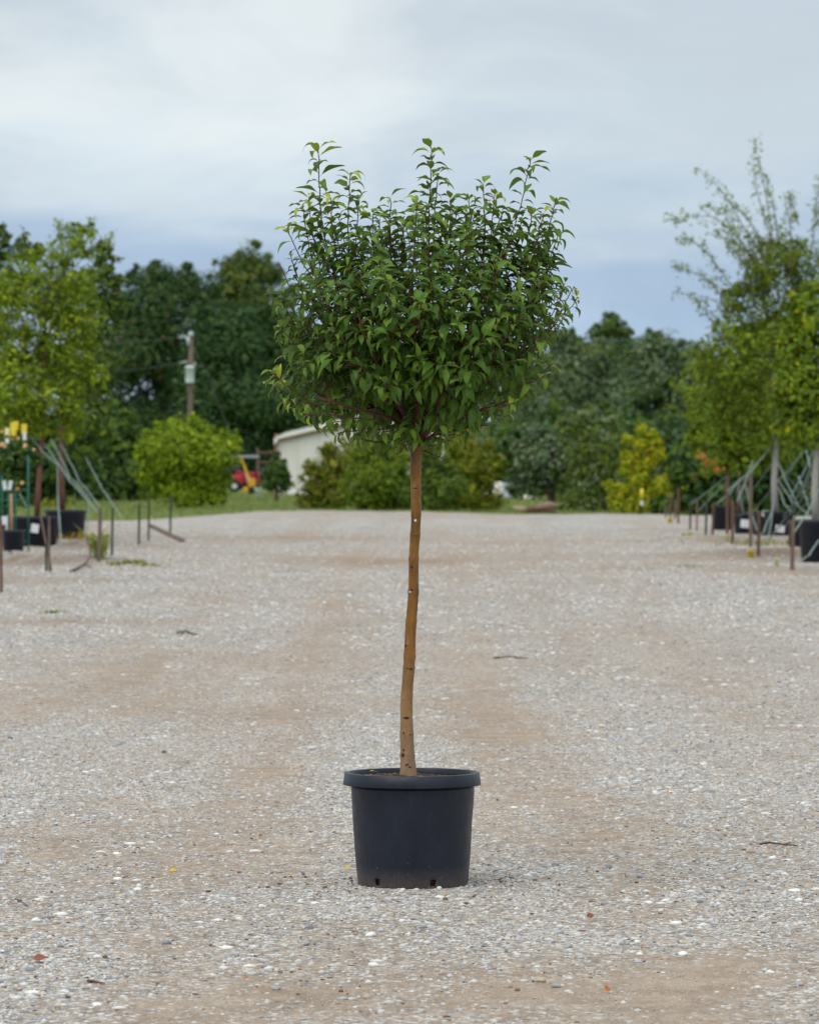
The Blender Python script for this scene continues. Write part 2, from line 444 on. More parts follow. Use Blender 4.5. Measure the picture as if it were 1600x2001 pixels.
# grass field beyond and around
gx = np.concatenate([-np.geomspace(1800, 20, 30), np.linspace(-18, 18, 40), np.geomspace(20, 1800, 30)])
gd = np.concatenate([np.array([-150, -50, 0, 40, 70]), np.linspace(85, 200, 60), np.geomspace(205, 2900, 30)])
X, D = np.meshgrid(gx, gd)
Z = gbase(D) - .05 + (fbm(X * .25, D * .12, 77, 3) - .5) * .12 * np.clip((D - 95) / 30, 0, 1)
Z = np.where(D < 88, gbase(D) - .25, Z)
n_r, n_c = X.shape
idx = np.arange(n_r * n_c).reshape(n_r, n_c)
Q = np.stack([idx[:-1, :-1], idx[:-1, 1:], idx[1:, 1:], idx[1:, :-1]], -1).reshape(-1, 4)
grm = mat('mown grass', (.1, .14, .03), .9, .1); t = NT(grm); oc = t.coord('Object', (1, .3, 1))
t.l.new(t.mix(.5, t.ramp(t.noise(oc, .9, 5, .7), [(.3, (.10, .15, .035)), (.55, (.16, .21, .05)), (.75, (.26, .25, .10))]),
              t.ramp(t.noise(oc, 14, 3, .7), [(.3, (.08, .12, .03)), (.7, (.22, .27, .08))])), t.b.inputs['Base Color'])
tag(link('grass_field', quads_mesh('grass_field', np.stack([X, D, Z], -1).reshape(-1, 3), Q, [grm], smooth=True)), kind='structure')

# grass blades on the slope behind the gravel
def blades(name, N, xr, dr, h, w, mats, seed, label):
    r = np.random.default_rng(seed)
    x = r.uniform(*xr, N); d = r.uniform(*dr, N)
    k = d > edge_fn(x) - .4; x, d = x[k], d[k]; N = len(x)
    z = gbase(d) - .06 + (fbm(x * .25, d * .12, 77, 3) - .5) * .12 * np.clip((d - 95) / 30, 0, 1)
    an = r.uniform(0, math.pi, N); hh = h * r.uniform(.5, 1.3, N); lean = r.normal(0, .35, (N, 2)) * hh[:, None]
    dx, dy = np.cos(an) * w, np.sin(an) * w
    V = np.stack([np.stack([x - dx, d - dy, z], -1), np.stack([x + dx, d + dy, z], -1),
                  np.stack([x + dx * .3 + lean[:, 0], d + dy * .3 + lean[:, 1], z + hh], -1),
                  np.stack([x - dx * .3 + lean[:, 0], d - dy * .3 + lean[:, 1], z + hh], -1)], 1).reshape(-1, 3)
    Q = np.arange(4 * N).reshape(-1, 4)
    o = link(name, quads_mesh(name, V, Q, mats, r.integers(0, len(mats), N)))
    return tag(o, label, 'grass', kind='stuff')
M['blade1'] = leafmat('grass blade', (.12, .18, .04), (.20, .25, .07), .7, .2, .2)
M['blade2'] = leafmat('dry grass blade', (.24, .23, .09), (.33, .30, .14), .7, .2, .2)
blades('grass', 42000, (-16, 8), (90, 185), .10, .012, [M['blade1'], M['blade1'], M['blade2']], 3, 'short green grass on the slope behind the gravel')

# --- loose gravel: clusters of stones instanced by geometry nodes
def ico():
    import bmesh
    bm = bmesh.new(); bmesh.ops.create_icosphere(bm, subdivisions=1, radius=1)
    V = np.array([v.co[:] for v in bm.verts]); F = np.array([[v.index for v in f.verts] for f in bm.faces]); bm.free()
    return V, F
IV, IF = ico()
pal = [((.60, .59, .58), .27), ((.44, .45, .48), .16), ((.78, .77, .76), .10), ((.50, .41, .33), .19), ((.27, .30, .36), .11), ((.60, .51, .41), .07), ((.10, .105, .12), .05), ((.26, .14, .10), .04)]
pc = np.array([p[0] for p in pal]); pw = np.array([p[1] for p in pal]); pw /= pw.sum()
sm = mat('loose stone', (.5, .5, .5), .8, .25); t = NT(sm)
at = t.node('ShaderNodeAttribute', attribute_name='tone')
oi = t.node('ShaderNodeObjectInfo')
nn = t.noise(t.coord('Object'), 160, 3, .6)
c = t.mix(.45, at.outputs['Color'], t.ramp(nn, [(.3, (.65, .62, .6)), (.7, (1.25, 1.25, 1.25))]), 'MULTIPLY')
c = t.mix(.6, c, t.ramp(oi.outputs['Random'], [(0, (.84, .82, .80)), (1, (1.12, 1.12, 1.13))]), 'MULTIPLY')
t.l.new(c, t.b.inputs['Base Color'])
def stone_shape(r):
    v = IV * (1 + r.normal(0, .13, (len(IV), 1)))
    v = v * np.array([r.uniform(.8, 1.35), r.uniform(.7, 1.0), r.uniform(.22, .46)])
    a = r.uniform(0, 6.28); c, s = math.cos(a), math.sin(a)
    tl = r.normal(0, .16); 
    v = v @ np.array([[1, 0, 0], [0, math.cos(tl), math.sin(tl)], [0, -math.sin(tl), math.cos(tl)]])
    return v @ np.array([[c, s, 0], [-s, c, 0], [0, 0, 1]])
def cluster(name, k, spread, rmin, rmean, r):
    V, F, C = [], [], []
    for i in range(k):
        rad = min(rmin + r.exponential(rmean - rmin), rmean * 3.2)
        v = stone_shape(r) * rad
        p = np.array([r.normal(0, spread), r.normal(0, spread), rad * r.uniform(-.05, .18)])
        V.append(v + p); F.append(IF + i * len(IV)); c = pc[r.choice(len(pc), p=pw)] * r.uniform(.85, 1.12)
        C.append(np.tile(np.append(c, 1), (len(IV), 1)))
    me = quads_mesh(name, np.concatenate(V), np.concatenate(F), [sm], smooth=False)
    a = me.color_attributes.new('tone', 'FLOAT_COLOR', 'POINT'); a.data.foreach_set('color', np.clip(np.concatenate(C), 0, 1).astype(np.float32).ravel())
    return me
def scatter(name, pts, rots, scl, meshes, label):
    """one stuff object: a point mesh whose geometry nodes place the cluster meshes"""
    src = bpy.data.collections.new(name + '_source')
    for i, m in enumerate(meshes):
        o = bpy.data.objects.new('%s_source' % name, m); src.objects.link(o)
    me = bpy.data.meshes.new(name); me.vertices.add(len(pts)); me.vertices.foreach_set('co', np.asarray(pts, np.float32).ravel())
    a = me.attributes.new('turn', 'FLOAT', 'POINT'); a.data.foreach_set('value', np.asarray(rots, np.float32))
    a = me.attributes.new('size', 'FLOAT', 'POINT'); a.data.foreach_set('value', np.asarray(scl, np.float32))
    me.update(); me.materials.append(sm)
    o = link(name, me)
    ng = bpy.data.node_groups.new(name, 'GeometryNodeTree')
    ng.interface.new_socket('Geometry', in_out='INPUT', socket_type='NodeSocketGeometry')
    ng.interface.new_socket('Geometry', in_out='OUTPUT', socket_type='NodeSocketGeometry')
    N = ng.nodes; L = ng.links
    gi, go = N.new('NodeGroupInput'), N.new('NodeGroupOutput')
    ci = N.new('GeometryNodeCollectionInfo'); ci.inputs[0].default_value = src; ci.inputs['Separate Children'].default_value = True; ci.inputs['Reset Children'].default_value = True
    ip = N.new('GeometryNodeInstanceOnPoints'); ip.inputs['Pick Instance'].default_value = True
    L.new(gi.outputs[0], ip.inputs['Points']); L.new(ci.outputs[0], ip.inputs['Instance'])
    na = N.new('GeometryNodeInputNamedAttribute'); na.data_type = 'FLOAT'; na.inputs[0].default_value = 'turn'
    cx = N.new('ShaderNodeCombineXYZ'); L.new(na.outputs[0], cx.inputs[2])
    er = N.new('FunctionNodeEulerToRotation'); L.new(cx.outputs[0], er.inputs[0]); L.new(er.outputs[0], ip.inputs['Rotation'])
    ns = N.new('GeometryNodeInputNamedAttribute'); ns.data_type = 'FLOAT'; ns.inputs[0].default_value = 'size'
    L.new(ns.outputs[0], ip.inputs['Scale']); L.new(ip.outputs[0], go.inputs[0])
    md = o.modifiers.new('scatter', 'NODES'); md.node_group = ng
    return tag(o, label, 'gravel', kind='stuff')
def spread(N, d0, d1, marg, seed, power, floor=0.0, fade=None):
    r = np.random.default_rng(seed)
    u = r.random(N); d = np.sqrt(d0 ** 2 + u * (d1 ** 2 - d0 ** 2))
    x = r.uniform(-1, 1, N) * (800 / FPX * d + marg)
    c = cover_fn(x, d)
    k = r.random(N) < np.clip(c ** power * 1.15 + floor, 0, 1)
    if d0 > 20: k &= r.random(N) < np.clip((d - d0) / 16, 0, 1)
    if fade: k &= r.random(N) < np.clip((d1 - d) / (d1 - fade), 0, 1)
    # no stones under the pot
    k &= (x ** 2 + (d - 14.1) ** 2) > .2 ** 2
    x, d = x[k], d[k]
    return np.stack([x, d, gz(x, d)], -1), r.uniform(0, 6.28, len(x)), r.uniform(.75, 1.25, len(x))
r_ = np.random.default_rng(21)
clA = [cluster('stone_cluster', 9, .030, .0018, .0042, r_) for i in range(14)]
clB = [cluster('stone_cluster', 6, .050, .0042, .0074, r_) for i in range(14)]
clC = [cluster('stone_cluster', 1, .001, .0085, .0105, r_) for i in range(14)]
p, a, s_ = spread(62000, 9.2, 30, .25, 41, 1.9, .05, 18)
scatter('gravel', p, a, s_, clA, 'fine pale grey gravel strewn over the packed grit')
p, a, s_ = spread(31000, 9.2, 60, .3, 42, 2.1, .02, 34)
scatter('gravel', p, a, s_, clB, 'pale grey and white pebbles lying in patches on the track')
p, a, s_ = spread(3600, 9.2, 26, .3, 43, 1.0, .08, 16)
scatter('gravel', p, a, s_ * r_.uniform(.6, 1.2, len(s_)), clC, 'scattered larger pebbles on the gravel track')

clD = [cluster('stone_cluster', 9, .12, .0045, .0092, r_) for i in range(12)]
p, a, s_ = spread(30000, 30, 92, .5, 44, 1.3, .04, 60)
scatter('gravel', p, a, s_, clD, 'pale stones on the far half of the gravel track')
# ------------------------------------------------------------------ foliage for the background
def leaf_quads(P, Nn, size, r, asp=.5):
    """P centres, Nn rough normals -> folded rhombic leaves"""
    N = len(P)
    dirv = r.normal(0, 1, (N, 3)); dirv[:, 2] -= .35
    dirv -= Nn * (dirv * Nn).sum(1, keepdims=True) * .7
    dirv /= np.linalg.norm(dirv, axis=1, keepdims=True) + 1e-9
    sd = np.cross(dirv, Nn + r.normal(0, .3, (N, 3))); sd /= np.linalg.norm(sd, axis=1, keepdims=True) + 1e-9
    nm = np.cross(sd, dirv)
    L = (size * r.uniform(.6, 1.35, N))[:, None]
    a = P - dirv * L * .5; b = P + sd * L * asp * .5 + nm * L * .12; c = P + dirv * L * .5; d = P - sd * L * asp * .5 + nm * L * .12
    return np.stack([a, b, c, d], 1).reshape(-1, 3)
def crown_mesh(name, blobs, d, mats, leaf, dens, r, weights=None, loose=.22, core=True, asp=.5, nclump=16, deep=1.0, drop=0.0):
    """blobs: (px, py, radius_px[, depth offset m]) lobes of the crown, built at distance d"""
    PS, NS, MS, SZ = [], [], [], []
    extra = []
    for b in blobs:      # ragged outline: small tufts around every lobe
        for q in range(4):
            an = r.uniform(-.5, math.pi + .5); k_ = r.uniform(.16, .30)
            extra.append((b[0] + math.cos(an) * b[2] * .98, b[1] - math.sin(an) * b[2] * .98, b[2] * k_, r.uniform(-.4, .4) * b[2] / FPX * d))
    blobs = list(blobs) + extra
    weights = np.array(weights or [1] * len(mats), float); weights /= weights.sum()
    for b in blobs:
        c = np.array(W(b[0], b[1], d)); Rr = b[2] / FPX * d
        off = b[3] if len(b) > 3 else r.uniform(-.35, .35) * Rr
        c[1] += off
        area = 4 * math.pi * Rr * Rr
        tot = int(area / (leaf * leaf * asp) * dens * 1.75)
        nc = max(3, int(nclump * r.uniform(.8, 1.2) * min(1, b[2] / 22)))
        u = r.normal(0, 1, (nc, 3)); u /= np.linalg.norm(u, axis=1, keepdims=True)
        u[:, 1] = -np.abs(u[:, 1]) * .9 + .1 * u[:, 1] if deep < 1 else u[:, 1]
        cc = c + u * Rr * r.uniform(.55, .92, (nc, 1)) * np.array([1, 1, .95])
        cs = Rr * r.uniform(.7, 1.35, nc) * loose * 1.25
        per = np.maximum(3, (tot * .8 / nc * (cs / cs.mean()) ** 2).astype(int))
        for k in range(nc):
            g = r.normal(0, 1, (per[k], 3)); gl = np.linalg.norm(g, axis=1, keepdims=True)
            g = g / gl * np.minimum(gl, 2.1) ** .7
            P = cc[k] + g * cs[k] * np.array([1.05, 1.05, .8])
            n = g / (np.linalg.norm(g, axis=1, keepdims=True) + 1e-9) + u[k] * .7 + np.array([0, 0, .8])
            PS.append(P); NS.append(n)
            w = weights * (.08 + r.random(len(mats)) ** 2.5 * 3); w /= w.sum()
            MS.append(r.choice(len(mats), per[k], p=w)); SZ.append(np.full(per[k], leaf))
        if core:
            m = int(tot * .3); u2 = r.normal(0, 1, (m, 3)); u2 /= np.linalg.norm(u2, axis=1, keepdims=True)
            P = c + u2 * Rr * (r.random((m, 1)) ** .4) * .78
            PS.append(P); NS.append(u2 + np.array([0, 0, .6])); MS.append(r.choice(len(mats), m, p=weights)); SZ.append(np.full(m, leaf * 1.7))
    P = np.concatenate(PS); Nn = np.concatenate(NS); Nn /= np.linalg.norm(Nn, axis=1, keepdims=True) + 1e-9
    S = np.concatenate(SZ) * r.lognormal(0, .28, len(P))
    V = leaf_quads(P, Nn, S, r, asp)
    keep = P[:, 2] > gbase(P[:, 1]) + drop
    V = V.reshape(-1, 4, 3)[keep].reshape(-1, 3); mi = np.concatenate(MS)[keep]
    return quads_mesh(name, V, np.arange(len(V)).reshape(-1, 4), mats, mi)
def G(name, a, b, **k):
    f = (1.35, 1.32, .9) if name in ('yel1', 'yel2', 'pink', 'rust1', 'mauve') else ((1.85, 1.75, 1.45) if name.startswith('oak') else ((3.1, 2.75, 2.3) if name.startswith('blue') else ((1.55, 1.6, .9) if name.startswith('olive') else ((1.2, 1.1, 1.0) if name == 'redol' else (1.75, 1.55, .85)))))  # blue leaves lightened so their colour carries the distance haze
    a, b = (tuple(x * q for x, q in zip(v, f)) for v in (a, b))
    k['spec'] = .10
    M[name] = leafmat(name, a, b, **k)
G('oak1', (.018, .042, .018), (.032, .065, .026), rough=.6, spec=.25, trans=.15)
G('oak2', (.030, .062, .024), (.048, .088, .034), rough=.6, spec=.25, trans=.15)
G('oak3', (.05, .085, .03), (.07, .10, .035), rough=.6, spec=.25, trans=.2)
G('blue1', (.030, .055, .038), (.048, .078, .052), rough=.65, spec=.25, trans=.15)
G('blue2', (.055, .085, .058), (.08, .112, .075), rough=.65, spec=.25, trans=.15)
G('lime1', (.10, .17, .018), (.15, .23, .025), rough=.5, trans=.3)
G('lime2', (.17, .25, .03), (.23, .31, .04), rough=.5, trans=.3)
G('mid1', (.045, .09, .02), (.07, .125, .03), rough=.5, trans=.25)
G('mid2', (.08, .14, .028), (.12, .18, .035), rough=.5, trans=.25)
G('olive1', (.085, .10, .022), (.12, .135, .03), rough=.55, trans=.25)
G('olive2', (.15, .15, .035), (.20, .18, .05), rough=.55, trans=.25)
G('yel1', (.26, .29, .02), (.36, .35, .025), rough=.5, trans=.3)
G('yel2', (.42, .38, .03), (.52, .42, .035), rough=.5, trans=.3)
G('rust1', (.32, .14, .05), (.45, .20, .08), rough=.6, trans=.2)
G('mauve', (.24, .19, .26), (.34, .28, .36), rough=.7, trans=.2)
G('redol', (.14, .085, .03), (.19, .11, .04), rough=.6, trans=.25)
G('pink', (.62, .38, .36), (.78, .55, .50), rough=.6, trans=.2)

def gpt(px, d, drop=0.0):
    return Vector(((px - 800) / FPX * d, d, float(gbase(d)) - drop))
def bgtree(name, label, px, d, blobs, mats, leaf=.16, dens=.8, trunk=None, tmat='bark', seed=0, cat='tree', group=None, **kw):
    r = np.random.default_rng(1000 + seed)
    base = gpt(px, d)
    t = thing(name, base, label, cat, group)
    # trunk with a few limbs reaching into the lobes
    mb = MB(); rt = trunk if trunk else .16
    top = np.mean([[b[0], b[1]] for b in blobs], 0)
    c = W(top[0], top[1], d)
    rr = random.Random(seed)
    fork = base.lerp(c, .5) + Vector((rr.uniform(-.1, .1), 0, 0))
    mb.tube([base - Vector((0, 0, .2)), base + Vector((0, 0, .15)), base.lerp(fork, .5) + Vector((rr.uniform(-.05, .05), 0, 0)), fork, fork.lerp(c, .8)],
            [rt * 1.35, rt * 1.05, rt * .9, rt * .75, rt * .35], 10)
    tr = mb.build('trunk', M[tmat], t, True)
    for b in blobs[:7]:
        e = W(b[0], b[1], d); mid = fork.lerp(e, .5) + Vector((0, 0, -.05 * (e - fork).length))
        l = MB(); s = fork.lerp(base, rr.uniform(0, .25)); l.tube([s, mid, e], [rt * .45, rt * .3, rt * .1], 6)
        l.build('limb', M[tmat], tr, True)
    me = crown_mesh('crown', blobs, d, [M[m] for m in mats], leaf, dens, r, **kw)
    link('crown', me, t)
    return t

far = 'big trees standing beyond the yard'
# left background
bgtree('oak_tree', 'broad dark oak rising behind the utility pole, left of the gabled metal building', 320, 232,
       [(300, 620, 90), (250, 700, 80), (350, 720, 90), (330, 560, 45), (290, 545, 35), (370, 560, 40), (260, 820, 90), (340, 850, 90), (235, 600, 40), (400, 600, 50), (230, 930, 70), (330, 940, 80)],
       ['oak1', 'oak2', 'oak1', 'oak3', 'redol'], .20, .8, .35, seed=1, group=far, weights=[4, 5, 4, 1.5, .25], nclump=26)
bgtree('oak_tree', 'tallest dark tree with pointed top, seen behind the left shoulder of the potted tree', 480, 250,
       [(485, 510, 38), (450, 530, 35), (515, 530, 32), (480, 570, 62), (430, 570, 35), (535, 540, 20), (500, 640, 70)],
       ['oak2', 'oak3', 'olive1'], .20, .60, .4, seed=2, group=far, nclump=22)
bgtree('oak_tree', 'round dark green oak directly right of the utility pole', 480, 222,
       [(440, 660, 75), (500, 690, 85), (430, 760, 80), (520, 780, 90), (460, 860, 90), (550, 860, 80), (390, 700, 40), (560, 640, 45), (480, 630, 45), (420, 930, 60), (560, 580, 24)],
       ['oak1', 'oak2', 'oak1'], .20, .76, .4, seed=3, group=far, weights=[4, 4, 3], nclump=26)
bgtree('oak_tree', 'dark tree mass behind the roof of the metal building, mostly hidden by the potted tree', 680, 240,
       [(640, 780, 90), (720, 760, 90), (800, 780, 90), (880, 760, 80), (600, 700, 60), (700, 860, 70), (850, 850, 80), (780, 880, 60)],
       ['oak1', 'oak2'], .34, .5, .4, seed=4, group=far, nclump=22)
bgtree('tree', 'mid green bushy tree low between the left potted maples and the lime round tree', 225, 150,
       [(225, 850, 50), (200, 900, 60), (250, 920, 50), (180, 960, 50), (235, 970, 50), (215, 810, 30), (275, 960, 35), (150, 900, 50)],
       ['oak3', 'mid1', 'oak2'], .22, .75, .15, seed=5, nclump=20)
bgtree('tree', 'dark hedge-like tree behind the pots at the far left edge', 60, 135,
       [(40, 880, 70), (110, 900, 70), (0, 820, 80), (90, 960, 50), (20, 960, 50), (-60, 900, 80), (150, 850, 50)],
       ['oak1', 'mid1', 'oak2'], .22, .7, .15, seed=6, nclump=20)
bgtree('round_tree', 'small round lime green tree on the grass below the utility pole', 352, 128,
       [(365, 880, 62), (320, 900, 50), (410, 885, 48), (300, 870, 30), (445, 865, 22), (400, 930, 45), (330, 940, 45), (290, 930, 25), (340, 850, 28), (395, 848, 25), (370, 965, 42), (420, 965, 30), (310, 838, 12), (455, 868, 14), (300, 905, 14), (455, 905, 10), (345, 832, 12), (385, 828, 12)],
       ['lime1', 'lime2', 'mid2', 'mid1'], .095, .80, .07, seed=7, weights=[4, 4, 2, .6], nclump=20, loose=.27)
bgtree('conical_shrub', 'small dark conical evergreen at the left corner of the metal building', 540, 150,
       [(538, 935, 24), (525, 945, 18), (556, 946, 18), (541, 905, 15), (540, 890, 8), (548, 920, 16), (530, 918, 14)],
       ['oak1', 'mid1', 'oak2'], .12, 1.0, .08, seed=8, cat='shrub', nclump=16, loose=.2)
bsh = 'shrubs standing along the far end of the gravel'
bgtree('shrub', 'olive and reddish shrub in front of the pale metal building', 640, 125,
       [(650, 915, 42), (620, 950, 36), (600, 980, 26), (665, 960, 42), (640, 885, 20), (690, 890, 38), (610, 915, 18), (640, 990, 26)],
       ['olive1', 'olive2', 'redol', 'lime1'], .095, .62, .07, seed=9, cat='shrub', group=bsh, weights=[4, 2.4, .9, 2], nclump=20, loose=.24)
bgtree('shrub', 'fresh green shrub just left of the thin trunk of the potted tree', 735, 122,
       [(730, 910, 48), (760, 940, 48), (715, 960, 42), (770, 890, 40), (740, 980, 36), (790, 970, 36), (720, 880, 34)],
       ['mid1', 'mid2', 'olive1', 'lime1'], .095, .7, .07, seed=10, cat='shrub', group=bsh, nclump=20)
bgtree('shrub', 'dark green shrub just behind and right of the thin trunk of the potted tree', 850, 120,
       [(840, 920, 42), (870, 950, 42), (850, 980, 38), (830, 880, 34), (815, 960, 34)],
       ['mid1', 'oak3', 'mid2'], .095, .75, .07, seed=11, cat='shrub', group=bsh, nclump=20)
bgtree('shrub', 'yellowish olive shrub right of the trunk with white rocks behind it', 925, 122,
       [(920, 900, 46), (950, 920, 34), (890, 930, 42), (920, 960, 38), (960, 985, 26), (900, 870, 34), (885, 985, 28), (975, 905, 16), (940, 990, 24)],
       ['olive1', 'olive2', 'yel1', 'mid2'], .095, .68, .07, seed=12, cat='shrub', group=bsh, weights=[4, 2, 1, 2], nclump=20, loose=.24)
# right background
bgtree('oak_tree', 'grey green oak beyond, directly right of the potted tree crown', 1130, 215,
       [(1090, 720, 62), (1140, 740, 62), (1060, 780, 65), (1180, 780, 55), (1110, 690, 30), (1020, 740, 50), (1160, 700, 40), (1000, 800, 55), (1110, 660, 16)],
       ['blue2', 'blue1', 'olive1', 'oak2'], .18, .76, .35, seed=13, group=far, weights=[5, 3, 1.2, 1.5], nclump=24)
bgtree('oak_tree', 'far tree with raised bushy top poking above the right tree line', 1200, 245,
       [(1190, 640, 26), (1165, 655, 20), (1215, 650, 20), (1190, 690, 45), (1230, 690, 40), (1145, 690, 28), (1200, 625, 14), (1100, 655, 12), (1120, 670, 22)],
       ['oak3', 'mid1', 'oak2'], .20, .72, .35, seed=14, group=far, nclump=18)
bgtree('oak_tree', 'wide blue green oak beyond the yellow tree on the right', 1280, 225,
       [(1260, 690, 42), (1300, 680, 35), (1280, 740, 60), (1230, 760, 55), (1340, 720, 45), (1340, 780, 55), (1240, 820, 50), (1300, 820, 55), (1345, 690, 22), (1370, 720, 35), (1275, 662, 18)],
       ['oak3', 'blue1', 'oak2', 'blue2'], .18, .76, .35, seed=15, group=far, nclump=24)
bgtree('tree', 'dark tree mass low behind the feathery shrubs at centre right', 1120, 175,
       [(1010, 870, 60), (1070, 860, 60), (1130, 850, 50), (1200, 850, 55), (1260, 860, 50), (1330, 880, 60), (980, 930, 50), (1250, 930, 60), (1350, 950, 50), (1190, 940, 50), (1130, 940, 50), (1060, 940, 40), (1200, 985, 30), (1300, 975, 40)],
       ['oak2', 'blue1', 'mid1'], .2, .72, .2, seed=16, nclump=20)
bgtree('tree', 'grey green small tree with dark forked trunk beside the brown log pile', 1074, 122,
       [(1070, 910, 45), (1040, 930, 40), (1100, 930, 38), (1030, 890, 32), (1080, 870, 36), (1120, 890, 34), (1010, 955, 22), (1050, 955, 22), (1095, 962, 20), (1045, 850, 24)],
       ['blue1', 'blue2', 'mid1', 'mauve'], .12, .7, .08, seed=17, weights=[5, 3, 2, .35], nclump=20, loose=.26)
bgtree('feathery_shrub', 'tall feathery grey green shrub left of the yellow tree', 1165, 120,
       [(1160, 850, 38), (1190, 880, 38), (1130, 880, 36), (1165, 920, 45), (1135, 950, 38), (1195, 940, 38), (1160, 985, 38), (1205, 985, 28), (1120, 990, 25), (1110, 830, 22), (1150, 810, 20), (1190, 820, 18)],
       ['blue2', 'olive1', 'mid1', 'mid2'], .09, .72, .06, seed=18, cat='shrub', weights=[4, 3, 2, 1.4], nclump=20, loose=.26)
bgtree('yellow_tree', 'bright yellow green small tree with upright sprays at the right edge of the gravel', 1250, 112,
       [(1250, 870, 17), (1272, 848, 10), (1232, 895, 17), (1280, 890, 17), (1262, 905, 20), (1250, 935, 26), (1275, 868, 12), (1226, 920, 14), (1212, 960, 20), (1230, 980, 28), (1290, 950, 24), (1310, 925, 14), (1192, 950, 11), (1265, 980, 28), (1228, 858, 11), (1287, 862, 10), (1200, 985, 16), (1290, 985, 20), (1320, 915, 9), (1255, 838, 10)],
       ['yel1', 'yel2', 'lime2', 'lime1'], .08, .8, .05, seed=19, weights=[5, 2, 3, 1], nclump=16, loose=.30)
bgtree('tree', 'dark green tree behind the right row of stakes and pots', 1450, 110,
       [(1400, 900, 60), (1460, 880, 60), (1520, 900, 60), (1580, 890, 60), (1360, 930, 45), (1430, 960, 45), (1500, 960, 50), (1570, 960, 50), (1640, 920, 60), (1340, 985, 28), (1380, 985, 30), (1300, 985, 25), (1420, 990, 30), (1470, 990, 30), (1520, 990, 30), (1570, 995, 30), (1620, 990, 35)],
       ['oak1', 'mid1', 'oak2'], .2, .7, .12, seed=20, nclump=20)

# far tree line closing the horizon, read as one mass
r = np.random.default_rng(5)
bl = []
for px in range(-500, 2200, 70):
    bl.append((px + r.uniform(-20, 20), 880 + r.uniform(-20, 20), 75)); 
me = crown_mesh('treeline', bl, 330, [M['oak1'], M['blue1'], M['oak2']], .8, .6, r, nclump=14)
tag(link('treeline', me), 'low dark distant wood closing the horizon', 'woods', kind='stuff')

AIRY = []
_ar = random.Random(55)
for k in range(26):     # many thin leafy shoots rising out of the airy crown
    x0_, y0_ = _ar.uniform(1440, 1590), _ar.uniform(470, 640); an = _ar.uniform(-.75, .55) + (x0_ - 1520) / 180
    L_ = _ar.uniform(80, 170)
    AIRY.append(([(x0_, y0_), (x0_ + math.sin(an) * L_ * .5, y0_ - math.cos(an) * L_ * .55), (x0_ + math.sin(an * 1.25) * L_, y0_ - math.cos(an * 1.25) * L_)], _ar.uniform(-.5, .5), 4, .09))
# ------------------------------------------------------------------ container grown trees in big pots
def bigpot(parent, px, d, wpx, hpx, name='pot'):
    c = gpt(px, d); c.z = float(gz(c.x, d)) - .02
    Rt = wpx / 2 / FPX * d; h = hpx / FPX * d
    mb = MB(); Rb = Rt * .84
    mb.lathe([(Rb * .1, .02), (Rb, .0), (Rt * .95, h * .9), (Rt, h * .9), (Rt * 1.02, h), (Rt * .96, h), (Rt * .92, h * .88)], c, 28)
    p = mb.build(name, M['bgpot'], parent, True)
    s = MB(); s.disc(c + Vector((0, 0, h * .9)), Rt * .93, 24); s.build('soil', M['soil'], parent)
    return c + Vector((0, 0, h * .9)), Rt, h
def strap(parent, a, b, w=.024):
    a, b = Vector(a), Vector(b)
    mb = MB(); sg_ = .015 + .05 * ((abs(a.x * 37.7 + b.z * 91.3)) % 1); mid = a.lerp(b, .5) - Vector((0, 0, sg_ * (b - a).length))
    mb.tube([a, a.lerp(b, .25).lerp(mid, .6), mid, b.lerp(a, .25).lerp(mid, .6), b], w / 2, 6, squash=.35)
    return mb.build('tie_strap', M['strap'], parent)
